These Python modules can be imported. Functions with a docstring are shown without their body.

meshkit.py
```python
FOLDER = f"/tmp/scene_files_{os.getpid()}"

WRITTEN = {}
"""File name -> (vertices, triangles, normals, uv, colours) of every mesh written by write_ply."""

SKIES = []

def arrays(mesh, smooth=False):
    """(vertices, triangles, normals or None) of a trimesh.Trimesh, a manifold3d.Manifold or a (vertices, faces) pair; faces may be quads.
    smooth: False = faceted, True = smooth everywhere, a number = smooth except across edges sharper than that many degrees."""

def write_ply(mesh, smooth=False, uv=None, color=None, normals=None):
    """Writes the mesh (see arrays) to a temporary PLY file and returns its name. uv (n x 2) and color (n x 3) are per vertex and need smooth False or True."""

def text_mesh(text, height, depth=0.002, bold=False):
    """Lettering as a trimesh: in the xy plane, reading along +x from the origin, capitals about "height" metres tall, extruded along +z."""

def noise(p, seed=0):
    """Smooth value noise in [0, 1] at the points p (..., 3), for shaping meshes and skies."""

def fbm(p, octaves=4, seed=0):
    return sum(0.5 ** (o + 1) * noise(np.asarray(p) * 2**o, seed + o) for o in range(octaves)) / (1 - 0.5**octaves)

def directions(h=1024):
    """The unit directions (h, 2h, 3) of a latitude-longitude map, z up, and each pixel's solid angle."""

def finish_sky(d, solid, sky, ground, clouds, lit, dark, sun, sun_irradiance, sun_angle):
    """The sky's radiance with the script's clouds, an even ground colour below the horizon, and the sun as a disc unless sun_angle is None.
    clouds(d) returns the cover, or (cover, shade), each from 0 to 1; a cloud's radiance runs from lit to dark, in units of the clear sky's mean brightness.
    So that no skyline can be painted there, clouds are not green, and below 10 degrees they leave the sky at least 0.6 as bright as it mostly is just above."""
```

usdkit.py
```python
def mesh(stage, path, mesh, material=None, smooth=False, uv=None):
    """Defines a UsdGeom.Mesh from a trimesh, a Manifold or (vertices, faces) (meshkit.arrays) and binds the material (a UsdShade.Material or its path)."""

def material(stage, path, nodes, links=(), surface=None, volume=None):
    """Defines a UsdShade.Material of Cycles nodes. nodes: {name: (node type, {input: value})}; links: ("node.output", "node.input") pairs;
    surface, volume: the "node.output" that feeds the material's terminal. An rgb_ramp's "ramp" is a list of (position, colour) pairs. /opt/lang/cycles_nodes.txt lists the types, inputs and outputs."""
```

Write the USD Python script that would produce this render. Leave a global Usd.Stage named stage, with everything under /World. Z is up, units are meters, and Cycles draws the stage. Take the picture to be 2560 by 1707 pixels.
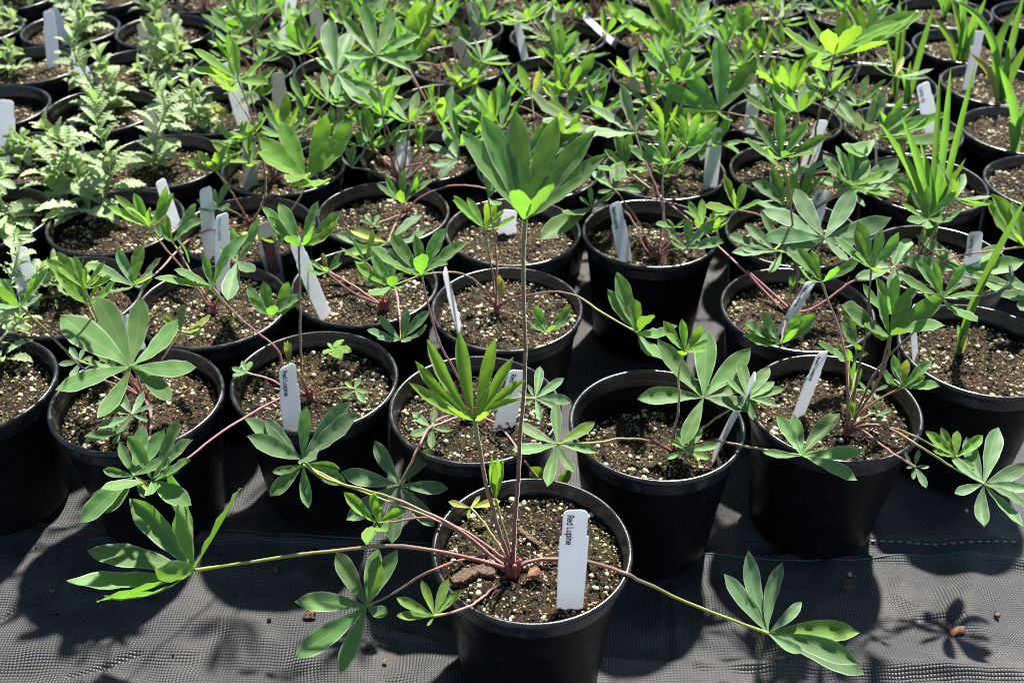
import math, random
import numpy as np, trimesh
from pxr import Gf, Sdf, Usd, UsdGeom, UsdLux, UsdShade
import usdkit, meshkit
from shapely.geometry import Polygon

random.seed(7)
rng = np.random.default_rng(7)
stage = Usd.Stage.CreateInMemory()
UsdGeom.SetStageUpAxis(stage, UsdGeom.Tokens.z)
UsdGeom.SetStageMetersPerUnit(stage, 1.0)
world = UsdGeom.Xform.Define(stage, '/World')
stage.SetDefaultPrim(world.GetPrim())
UsdGeom.Scope.Define(stage, '/World/Looks')

# ------------------------------------------------------------------ camera, sky, sun
POT_H, POT_R = 0.148, 0.0825
CAM_Z = POT_H + 0.6535
PITCH, F_PX = math.radians(35.72), 2706.9          # picture 2560 x 1707
cam = UsdGeom.Camera.Define(stage, '/World/camera')
cam.CreateHorizontalApertureAttr(23.5)
cam.CreateVerticalApertureAttr(23.5 * 682 / 1024)
cam.CreateFocalLengthAttr(F_PX / 2560 * 23.5)
cam.CreateClippingRangeAttr(Gf.Vec2f(0.02, 200))
cam.CreateFStopAttr(6.3)
cam.CreateFocusDistanceAttr(0.90)
cam.CreateExposureAttr(1.7)
cx = UsdGeom.Xformable(cam)
cx.AddTranslateOp().Set(Gf.Vec3d(0, 0, CAM_Z))
cx.AddRotateXOp().Set(90 - math.degrees(PITCH))

SUN_AZ, SUN_EL = math.radians(21), math.radians(57)
sd = np.array([math.sin(SUN_AZ) * math.cos(SUN_EL), math.cos(SUN_AZ) * math.cos(SUN_EL), math.sin(SUN_EL)])
dome = UsdLux.DomeLight.Define(stage, '/World/sky')
sky_m = usdkit.material(stage, '/World/Looks/sky', {
    't': ('sky_texture', {'sky_type': 'single_scattering', 'sun_disc': False, 'sun_elevation': SUN_EL, 'sun_rotation': SUN_AZ}),
    'b': ('background_shader', {'strength': 0.05})}, [('t.color', 'b.color')], surface='b.background')
UsdShade.MaterialBindingAPI.Apply(dome.GetPrim()).Bind(sky_m)
dome.GetPrim().SetCustomDataByKey('kind', 'structure')
sun = UsdLux.DistantLight.Define(stage, '/World/sun')
sun.CreateNormalizeAttr(True)
sun.CreateIntensityAttr(1.25)
sun.CreateAngleAttr(2.0)
sun.CreateColorAttr(Gf.Vec3f(1.0, 0.95, 0.86))
zq = Gf.Rotation(Gf.Vec3d(0, 0, 1), Gf.Vec3d(*sd))
UsdGeom.Xformable(sun).AddOrientOp(UsdGeom.XformOp.PrecisionDouble).Set(Gf.Quatd(zq.GetQuat()))

# ------------------------------------------------------------------ helpers
FW = np.array([0, math.cos(PITCH), -math.sin(PITCH)])
RT = np.array([1.0, 0, 0])
UPV = np.cross(RT, FW)
C0 = np.array([0, 0, CAM_Z])

def ray(p):
    return FW + RT * (p[0] - 1280) / F_PX - UPV * (p[1] - 853.5) / F_PX

def on_z(p, z):
    r = ray(p); return C0 + r * (z - C0[2]) / r[2]

def on_y(p, y):
    r = ray(p); return C0 + r * y / r[1]

def depth_of(P):
    return float((P - C0) @ FW)

OFF = {'a': 0, 'b': 420, 'c': 840, 'd': 1227}
OX = {'1': 0, '2': 640, '3': 1280, '4': 1860}
def q(reg, p):
    return np.array([OX[reg[1]] + p[0] / 3.267, OFF[reg[0]] + p[1] / 3.267])

used = {}
def numbered(path):
    n = used.get(path, -1) + 1
    used[path] = n
    return path if n == 0 else f'{path}_{n:03d}'

def obj(name, mesh, mat, parent=None, smooth=False, uv=None, **tags):
    path = numbered((str(parent.GetPath()) if parent is not None else '/World') + '/' + name)
    m = usdkit.mesh(stage, path, mesh, mat, smooth=smooth, uv=uv)
    p = m.GetPrim()
    for k, v in tags.items():
        p.SetCustomDataByKey(k, v)
    return p

def thing(name, loc=(0, 0, 0), rotz=0.0, **tags):
    x = UsdGeom.Xform.Define(stage, numbered('/World/' + name))
    x.AddTranslateOp().Set(Gf.Vec3d(*map(float, loc)))
    if rotz:
        x.AddRotateZOp().Set(float(rotz))
    p = x.GetPrim()
    for k, v in tags.items():
        p.SetCustomDataByKey(k, v)
    return p

def unit(v):
    v = np.asarray(v, float); return v / max(np.linalg.norm(v), 1e-9)

def lathe(prof, n=64):
    prof = np.asarray(prof, float); k = len(prof)
    a = np.linspace(0, 2 * np.pi, n, endpoint=False)
    v = np.stack([prof[:, None, 0] * np.cos(a), prof[:, None, 0] * np.sin(a), prof[:, None, 1] + 0 * a], -1).reshape(-1, 3)
    f = []
    for i in range(k - 1):
        j = np.arange(n); j2 = (j + 1) % n
        f.append(np.stack([i * n + j, i * n + j2, (i + 1) * n + j2, (i + 1) * n + j], 1))
    return v, np.vstack(f)

def spline(P, n):
    P = np.asarray(P, float)
    if len(P) == 2:
        return P[0] + (P[1] - P[0]) * np.linspace(0, 1, n)[:, None]
    from scipy.interpolate import PchipInterpolator, CubicSpline
    d = np.r_[0, np.cumsum(np.maximum(np.linalg.norm(np.diff(P, axis=0), axis=1), 1e-6))]
    return CubicSpline(d, P, bc_type='natural')(np.linspace(0, d[-1], n))

def tube(P, rad, k=7):
    """tube along points with radii; returns (v, f, uv) with uv.y running from the foot to the tip"""
    P = np.asarray(P, float); n = len(P)
    rad = np.broadcast_to(rad, n)
    t = np.gradient(P, axis=0); t /= np.maximum(np.linalg.norm(t, axis=1, keepdims=True), 1e-9)
    ref = unit(np.cross(t[0], [0.3, 0.9, 0.1])); v = []; uv = []
    for i in range(n):
        ref = unit(ref - (ref @ t[i]) * t[i]); b = np.cross(t[i], ref)
        a = np.linspace(0, 2 * np.pi, k, endpoint=False)[:, None]
        v.append(P[i] + rad[i] * (np.cos(a) * ref + np.sin(a) * b)); uv.append(np.stack([a[:, 0] / 6.283, np.full(k, i / (n - 1))], 1))
    v.append(P[:1]); v.append(P[-1:]); uv.append([[0, 0]]); uv.append([[0, 1]])
    f = []
    for i in range(n - 1):
        j = np.arange(k); j2 = (j + 1) % k
        f.append(np.stack([i * k + j, i * k + j2, (i + 1) * k + j2], 1)); f.append(np.stack([i * k + j, (i + 1) * k + j2, (i + 1) * k + j], 1))
    j = np.arange(k); j2 = (j + 1) % k
    f.append(np.stack([j2, j, 0 * j + n * k], 1)); f.append(np.stack([(n - 1) * k + j, (n - 1) * k + j2, 0 * j + n * k + 1], 1))
    return np.vstack(v), np.vstack(f), np.vstack(uv)

# ------------------------------------------------------------------ materials
def mat(name, nodes, links, surface):
    return usdkit.material(stage, '/World/Looks/' + name, nodes, links, surface=surface)

def leaf_mat(name, top, under, trans, vein, edge, mixf=0.36, rough=0.55, sheen=0.08, edge_w=0.425, hue=0.008):
    nodes = {
        'tc': ('texture_coordinate', {}), 'sx': ('separate_xyz', {}), 'a': ('math', {'math_type': 'subtract', 'value2': 0.5}), 'ab': ('math', {'math_type': 'absolute'}),
        'rib': ('map_range', {'from_min': 0.0, 'from_max': 0.055, 'to_min': 0.9, 'to_max': 0.0, 'clamp': True}),
        'ed': ('map_range', {'from_min': edge_w, 'from_max': 0.5, 'to_min': 0.0, 'to_max': 1.0, 'clamp': True}),
        'geo': ('geometry', {}), 'oi': ('object_info', {}),
        'nz': ('noise_texture', {'scale': 180.0, 'detail': 3.0}), 'nz2': ('noise_texture', {'scale': 35.0, 'detail': 2.0}),
        'vs': ('math', {'math_type': 'multiply_add', 'value2': 9.0}), 'vt': ('math', {'math_type': 'multiply', 'value2': -7.0}), 'vw': ('math', {'math_type': 'sine'}), 'v6': ('math', {'math_type': 'multiply', 'value2': 6.283}),
        'vm': ('map_range', {'from_min': 0.82, 'from_max': 1.0, 'to_min': 0.0, 'to_max': 0.16, 'clamp': True}),
        'tm': ('mix', {'mix_type': 'mix', 'color1': [x * 0.78 for x in top], 'color2': [x * 1.25 for x in top]}),
        'c1': ('mix', {'color2': vein}), 'c0': ('mix', {'color2': vein}), 'cu': ('mix', {'color2': under}), 'c2': ('mix', {'color2': edge}),
        'hv': ('map_range', {'from_min': 0, 'from_max': 1, 'to_min': 0.75, 'to_max': 1.3}), 'hh': ('map_range', {'from_min': 0, 'from_max': 1, 'to_min': 0.5 - hue, 'to_max': 0.5 + hue}),
        'h': ('hsv', {}), 'bf': ('math', {'math_type': 'multiply', 'value2': 0.75}),
        'bump': ('bump', {'strength': 0.25, 'distance': 0.0006}), 
        'p': ('principled_bsdf', {'roughness': rough, 'specular_ior_level': 0.22, 'sheen_weight': sheen, 'sheen_roughness': 0.5, 'sheen_tint': (0.95, 1.0, 0.85)}),
        'tcol': ('mix', {'mix_type': 'multiply', 'fac': 1.0, 'color2': [x / max(trans) for x in trans]}), 'th': ('hsv', {}), 'td': ('mix', {'color1': [x * 1.12 for x in trans], 'color2': [x * 0.76 for x in trans]}), 'tn': ('math', {'math_type': 'maximum', 'value2': 0.0}), 'tn2': ('math', {'math_type': 'multiply', 'value2': 2.5}), 'tn3': ('map_range', {'from_min': 0.35, 'from_max': 0.7, 'to_min': 0.0, 'to_max': 0.8, 'clamp': True}), 'tn4': ('math', {'math_type': 'maximum'}), 'sp': ('map_range', {'from_min': 0.70, 'from_max': 0.76, 'to_min': 0.0, 'to_max': 0.7, 'clamp': True}), 'spc': ('mix', {'color2': (0.16, 0.12, 0.05)}), 'tmix': ('mix', {'fac': 0.0}),
        'tr': ('translucent_bsdf', {}), 'm': ('mix_closure', {'fac': mixf})}
    links = [('tc.UV', 'sx.vector'), ('sx.x', 'a.value1'), ('a.value', 'ab.value1'), ('ab.value', 'rib.value'), ('ab.value', 'ed.value'),
             ('ab.value', 'vt.value1'), ('sx.y', 'vs.value1'), ('vt.value', 'vs.value3'), ('vs.value', 'v6.value1'), ('v6.value', 'vw.value1'), ('vw.value', 'vm.value'),
             ('geo.position', 'nz.vector'), ('geo.position', 'nz2.vector'), ('nz2.fac', 'tm.fac'),
             ('tm.color', 'c0.color1'), ('vm.result', 'c0.fac'), ('c0.color', 'c1.color1'), ('rib.result', 'c1.fac'), ('c1.color', 'cu.color1'), ('geo.backfacing', 'bf.value1'), ('bf.value', 'cu.fac'),
             ('cu.color', 'c2.color1'), ('ed.result', 'c2.fac'), ('oi.random', 'hv.value'), ('oi.random', 'hh.value'), ('c2.color', 'spc.color1'), ('spc.color', 'h.color'), ('hv.result', 'h.value'), ('hh.result', 'h.hue'), ('h.color', 'p.base_color'),
             ('nz.fac', 'bump.height'), ('bump.normal', 'p.normal'), ('hv.result', 'th.value'), ('hh.result', 'th.hue'), ('th.color', 'tr.color'), ('vm.result', 'tn2.value1'), ('tn2.value', 'tn.value1'), ('nz2.fac', 'tn3.value'), ('tn.value', 'tn4.value1'), ('tn3.result', 'tn4.value2'), ('tn4.value', 'td.fac'), ('td.color', 'th.color'), ('nz2.fac', 'sp.value'), ('sp.result', 'spc.fac'),
             ('p.BSDF', 'm.closure1'), ('tr.BSDF', 'm.closure2')]
    for k in ('tcol', 'tmix'):
        nodes.pop(k)
    return mat(name, nodes, links, 'm.closure')

M = {}
M['mature'] = leaf_mat('leaf_mature', (0.098, 0.192, 0.062), (0.135, 0.245, 0.062), (0.19, 0.42, 0.03), (0.16, 0.26, 0.10), (0.36, 0.42, 0.30))
M['blue'] = leaf_mat('leaf_bluish', (0.098, 0.182, 0.080), (0.13, 0.228, 0.08), (0.165, 0.37, 0.04), (0.17, 0.26, 0.13), (0.38, 0.44, 0.35), 0.3)
M['young'] = leaf_mat('leaf_young', (0.13, 0.26, 0.045), (0.175, 0.31, 0.045), (0.245, 0.46, 0.028), (0.20, 0.32, 0.08), (0.38, 0.46, 0.22), 0.42)
M['yellow'] = leaf_mat('leaf_yellowing', (0.26, 0.30, 0.05), (0.3, 0.34, 0.09), (0.4, 0.42, 0.05), (0.35, 0.36, 0.12), (0.45, 0.42, 0.25), 0.35)
M['sage'] = leaf_mat('leaf_sage', (0.25, 0.335, 0.18), (0.29, 0.38, 0.21), (0.34, 0.50, 0.12), (0.2, 0.28, 0.14), (0.3, 0.38, 0.24), 0.34, 0.5, 0.3)
M['pale'] = leaf_mat('leaf_pale', (0.13, 0.19, 0.09), (0.2, 0.25, 0.14), (0.2, 0.3, 0.1), (0.26, 0.32, 0.18), (0.4, 0.44, 0.34), 0.25, 0.42, 0.15)
M['iris'] = leaf_mat('leaf_blade', (0.075, 0.165, 0.045), (0.075, 0.165, 0.045), (0.20, 0.41, 0.04), (0.10, 0.2, 0.05), (0.2, 0.32, 0.1), 0.36, 0.42, 0.05, 0.47)
M['dry'] = leaf_mat('leaf_dry', (0.30, 0.20, 0.10), (0.34, 0.23, 0.12), (0.3, 0.2, 0.08), (0.3, 0.2, 0.1), (0.35, 0.25, 0.14), 0.2, 0.7)

def stalk_mat(name, ramp):
    return mat(name, {'tc': ('texture_coordinate', {}), 'sx': ('separate_xyz', {}), 'r': ('rgb_ramp', {'ramp': ramp}), 'oi': ('object_info', {}), 'hv': ('map_range', {'to_min': 0.75, 'to_max': 1.3}),
        'h': ('hsv', {}), 'geo': ('geometry', {}), 'n': ('noise_texture', {'scale': 900.0}), 'bp': ('bump', {'strength': 0.5, 'distance': 0.0006}),
        'p': ('principled_bsdf', {'roughness': 0.5, 'sheen_weight': 0.4, 'sheen_roughness': 0.3, 'subsurface_weight': 0.0})},
        [('tc.UV', 'sx.vector'), ('sx.y', 'r.fac'), ('r.color', 'h.color'), ('oi.random', 'hv.value'), ('hv.result', 'h.value'), ('h.color', 'p.base_color'), ('geo.position', 'n.vector'), ('n.fac', 'bp.height'), ('bp.normal', 'p.normal')], 'p.BSDF')
S = {}
S['red'] = stalk_mat('stalk_red', [(0, (0.16, 0.035, 0.03)), (0.25, (0.19, 0.075, 0.06)), (0.7, (0.20, 0.13, 0.08)), (1, (0.22, 0.22, 0.06))])
S['pink'] = stalk_mat('stalk_pink', [(0, (0.18, 0.04, 0.045)), (0.3, (0.30, 0.12, 0.12)), (0.85, (0.34, 0.17, 0.15)), (1, (0.26, 0.24, 0.08))])
S['green'] = stalk_mat('stalk_green', [(0, (0.13, 0.035, 0.03)), (0.3, (0.21, 0.10, 0.075)), (0.5, (0.21, 0.15, 0.07)), (0.75, (0.22, 0.24, 0.05)), (1, (0.24, 0.29, 0.06))])
S['olive'] = stalk_mat('stalk_olive', [(0, (0.15, 0.035, 0.035)), (0.25, (0.16, 0.06, 0.045)), (0.6, (0.18, 0.095, 0.05)), (0.85, (0.17, 0.12, 0.05)), (1, (0.17, 0.17, 0.06))])
S['sage'] = stalk_mat('stalk_sage', [(0, (0.13, 0.12, 0.07)), (0.3, (0.17, 0.2, 0.1)), (1, (0.2, 0.28, 0.12))])

M['crown'] = mat('crown', {'geo': ('geometry', {}), 'n': ('noise_texture', {'scale': 260.0, 'detail': 3.0}), 'r': ('rgb_ramp', {'ramp': [(0.3, (0.09, 0.03, 0.025)), (0.6, (0.20, 0.05, 0.045)), (0.8, (0.2, 0.12, 0.06))]}), 'p': ('principled_bsdf', {'roughness': 0.55})},
               [('geo.position', 'n.vector'), ('n.fac', 'r.fac'), ('r.color', 'p.base_color')], 'p.BSDF')
def plastic(name, base, dust, rough, spec, dusty):
    return mat(name, {'tc': ('texture_coordinate', {}), 'oi': ('object_info', {}), 'ad': ('mix', {'mix_type': 'add', 'fac': 1.0}), 'n': ('noise_texture', {'scale': 55.0, 'detail': 6.0, 'roughness': 0.65}), 'n2': ('noise_texture', {'scale': 420.0, 'detail': 2.0}),
        'vo': ('voronoi_texture', {'scale': 190.0}), 'sp': ('map_range', {'from_min': 0.10, 'from_max': 0.2, 'to_min': 1.0, 'to_max': 0.0, 'clamp': True}), 'spm': ('math', {'math_type': 'multiply'}),
        'r': ('map_range', {'from_min': 0.56, 'from_max': 0.72, 'to_min': 0.0, 'to_max': 1.0, 'clamp': True}), 'mx': ('math', {'math_type': 'maximum'}), 'fr': ('map_range', {'from_min': 0.4, 'from_max': 0.7, 'to_min': rough - 0.09, 'to_max': rough + 0.2, 'clamp': True}),
        'c': ('mix', {'color1': base, 'color2': dust}), 'f': ('math', {'math_type': 'multiply', 'value2': dusty}), 'bp': ('bump', {'strength': 0.16, 'distance': 0.001}),
        'p': ('principled_bsdf', {'specular_ior_level': spec})},
        [('tc.object', 'ad.color1'), ('oi.location', 'ad.color2'), ('ad.color', 'n.vector'), ('ad.color', 'n2.vector'), ('ad.color', 'vo.vector'), ('vo.distance', 'sp.value'), ('n.fac', 'r.value'), ('sp.result', 'spm.value1'), ('n2.fac', 'spm.value2'), ('r.result', 'mx.value1'), ('spm.value', 'mx.value2'),
         ('mx.value', 'f.value1'), ('f.value', 'c.fac'), ('c.color', 'p.base_color'), ('n.fac', 'fr.value'), ('fr.result', 'p.roughness'), ('n2.fac', 'bp.height'), ('bp.normal', 'p.normal')], 'p.BSDF')
M['pot'] = plastic('pot_plastic', (0.0022, 0.0022, 0.0026), (0.012, 0.0115, 0.011), 0.40, 0.09, 0.3)
M['rim'] = plastic('pot_rim_plastic', (0.006, 0.006, 0.0068), (0.085, 0.083, 0.08), 0.29, 0.6, 0.35)
M['soil'] = mat('potting_soil', {'geo': ('geometry', {}), 'n': ('noise_texture', {'scale': 330.0, 'detail': 5.0, 'roughness': 0.7}), 'n2': ('noise_texture', {'scale': 28.0, 'detail': 3.0}), 'n3': ('noise_texture', {'scale': 1100.0, 'detail': 3.0}),
    'r': ('rgb_ramp', {'ramp': [(0.3, (0.007, 0.005, 0.0035)), (0.45, (0.018, 0.0115, 0.007)), (0.56, (0.055, 0.032, 0.017)), (0.65, (0.13, 0.08, 0.042)), (0.74, (0.04, 0.026, 0.016))]}),
    'moss': ('map_range', {'from_min': 0.52, 'from_max': 0.66, 'to_min': 0.0, 'to_max': 0.6, 'clamp': True}), 'c': ('mix', {'color2': (0.045, 0.048, 0.012)}), 'n5': ('noise_texture', {'scale': 22.0, 'detail': 2.0}), 'pt': ('map_range', {'from_min': 0.38, 'from_max': 0.62, 'to_min': 0.3, 'to_max': 1.15, 'clamp': True}), 'pm': ('mix', {'mix_type': 'multiply', 'fac': 1.0}), 'bp': ('bump', {'strength': 1.0, 'distance': 0.003}), 'mm': ('math', {'math_type': 'add'}),
    'p': ('principled_bsdf', {'roughness': 0.85, 'specular_ior_level': 0.25})},
    [('geo.position', 'n.vector'), ('geo.position', 'n2.vector'), ('geo.position', 'n3.vector'), ('n.fac', 'r.fac'), ('r.color', 'c.color1'), ('n2.fac', 'moss.value'), ('moss.result', 'c.fac'), ('geo.position', 'n5.vector'), ('n5.fac', 'pt.value'), ('c.color', 'pm.color1'), ('pt.result', 'pm.color2'), ('pm.color', 'p.base_color'), ('n.fac', 'mm.value1'), ('n3.fac', 'mm.value2'), ('mm.value', 'bp.height'), ('bp.normal', 'p.normal')], 'p.BSDF')
M['perlite'] = mat('perlite', {'geo': ('geometry', {}), 'r': ('rgb_ramp', {'ramp': [(0.0, (0.40, 0.36, 0.25)), (0.2, (0.24, 0.215, 0.085)), (0.5, (0.15, 0.145, 0.04)), (0.75, (0.25, 0.22, 0.10)), (0.92, (0.42, 0.38, 0.28)), (1.0, (0.12, 0.12, 0.035))]}), 'n': ('noise_texture', {'scale': 900.0}), 'bp': ('bump', {'strength': 0.6, 'distance': 0.001}), 'p': ('principled_bsdf', {'roughness': 0.8})},
    [('geo.random_per_island', 'r.fac'), ('r.color', 'p.base_color'), ('geo.position', 'n.vector'), ('n.fac', 'bp.height'), ('bp.normal', 'p.normal')], 'p.BSDF')
M['crumb'] = mat('soil_crumbs', {'geo': ('geometry', {}), 'r': ('rgb_ramp', {'ramp': [(0.0, (0.007, 0.005, 0.004)), (0.45, (0.018, 0.011, 0.007)), (0.75, (0.05, 0.028, 0.016)), (0.92, (0.11, 0.062, 0.032)), (1.0, (0.04, 0.04, 0.012))]}), 'p': ('principled_bsdf', {'roughness': 0.9, 'specular_ior_level': 0.2})},
    [('geo.random_per_island', 'r.fac'), ('r.color', 'p.base_color')], 'p.BSDF')
M['grit'] = mat('grit', {'geo': ('geometry', {}), 'r': ('rgb_ramp', {'ramp': [(0.0, (0.24, 0.19, 0.085)), (0.35, (0.16, 0.145, 0.045)), (0.7, (0.30, 0.25, 0.13)), (1.0, (0.10, 0.06, 0.03))]}), 'p': ('principled_bsdf', {'roughness': 0.9})}, [('geo.random_per_island', 'r.fac'), ('r.color', 'p.base_color')], 'p.BSDF')
M['fibre'] = mat('fibre', {'geo': ('geometry', {}), 'r': ('rgb_ramp', {'ramp': [(0.0, (0.03, 0.017, 0.011)), (0.5, (0.09, 0.05, 0.028)), (1.0, (0.2, 0.12, 0.06))]}), 'p': ('principled_bsdf', {'roughness': 0.85})}, [('geo.random_per_island', 'r.fac'), ('r.color', 'p.base_color')], 'p.BSDF')
M['bark'] = mat('bark', {'geo': ('geometry', {}), 'n': ('noise_texture', {'scale': 400.0, 'detail': 4.0}), 'r': ('rgb_ramp', {'ramp': [(0.3, (0.03, 0.018, 0.012)), (0.7, (0.12, 0.07, 0.045))]}), 'bp': ('bump', {'strength': 0.8, 'distance': 0.002}), 'p': ('principled_bsdf', {'roughness': 0.85})},
    [('geo.position', 'n.vector'), ('n.fac', 'r.fac'), ('r.color', 'p.base_color'), ('n.fac', 'bp.height'), ('bp.normal', 'p.normal')], 'p.BSDF')
M['tan'] = mat('dry_scrap', {'geo': ('geometry', {}), 'n': ('noise_texture', {'scale': 300.0, 'detail': 3.0}), 'r': ('rgb_ramp', {'ramp': [(0.3, (0.07, 0.032, 0.018)), (0.7, (0.24, 0.12, 0.06))]}), 'p': ('principled_bsdf', {'roughness': 0.8})},
    [('geo.position', 'n.vector'), ('n.fac', 'r.fac'), ('r.color', 'p.base_color')], 'p.BSDF')
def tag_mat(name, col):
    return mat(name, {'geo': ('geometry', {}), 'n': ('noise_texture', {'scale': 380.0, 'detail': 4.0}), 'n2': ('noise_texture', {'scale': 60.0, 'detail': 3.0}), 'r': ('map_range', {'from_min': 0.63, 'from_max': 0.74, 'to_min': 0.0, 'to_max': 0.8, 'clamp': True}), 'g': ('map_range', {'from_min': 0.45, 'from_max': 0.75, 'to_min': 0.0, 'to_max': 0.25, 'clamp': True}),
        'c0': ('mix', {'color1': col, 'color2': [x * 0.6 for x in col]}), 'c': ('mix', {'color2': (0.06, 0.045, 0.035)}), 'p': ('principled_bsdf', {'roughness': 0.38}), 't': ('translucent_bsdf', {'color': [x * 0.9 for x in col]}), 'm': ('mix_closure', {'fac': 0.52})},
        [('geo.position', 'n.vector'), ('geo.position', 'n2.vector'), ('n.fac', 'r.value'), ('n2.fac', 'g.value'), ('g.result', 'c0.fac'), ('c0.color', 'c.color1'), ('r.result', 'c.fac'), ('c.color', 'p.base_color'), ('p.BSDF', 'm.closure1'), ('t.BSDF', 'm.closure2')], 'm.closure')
M['tag'] = tag_mat('tag_white', (0.88, 0.90, 0.94))
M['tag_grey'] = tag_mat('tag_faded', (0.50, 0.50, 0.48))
M['ink'] = mat('ink', {'p': ('principled_bsdf', {'base_color': (0.012, 0.012, 0.014), 'roughness': 0.5})}, [], 'p.BSDF')
M['ink_faded'] = mat('ink_faded', {'p': ('principled_bsdf', {'base_color': (0.22, 0.36, 0.40), 'roughness': 0.5})}, [], 'p.BSDF')
M['photo_patch'] = mat('tag_picture', {'geo': ('geometry', {}), 'n': ('noise_texture', {'scale': 350.0, 'detail': 3.0}), 'r': ('rgb_ramp', {'ramp': [(0.3, (0.03, 0.012, 0.015)), (0.7, (0.14, 0.06, 0.06))]}), 'p': ('principled_bsdf', {'roughness': 0.4})},
    [('geo.position', 'n.vector'), ('n.fac', 'r.fac'), ('r.color', 'p.base_color')], 'p.BSDF')
M['thread_green'] = mat('thread_green', {'p': ('principled_bsdf', {'base_color': (0.02, 0.17, 0.12), 'roughness': 0.5})}, [], 'p.BSDF')
M['thread_white'] = mat('thread_white', {'p': ('principled_bsdf', {'base_color': (0.40, 0.37, 0.33), 'roughness': 0.7})}, [], 'p.BSDF')
M['water'] = mat('water_drop', {'p': ('principled_bsdf', {'base_color': (1, 1, 1), 'roughness': 0.02, 'transmission_weight': 1.0, 'ior': 1.33})}, [], 'p.BSDF')
kx = math.pi / 0.0030
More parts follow.
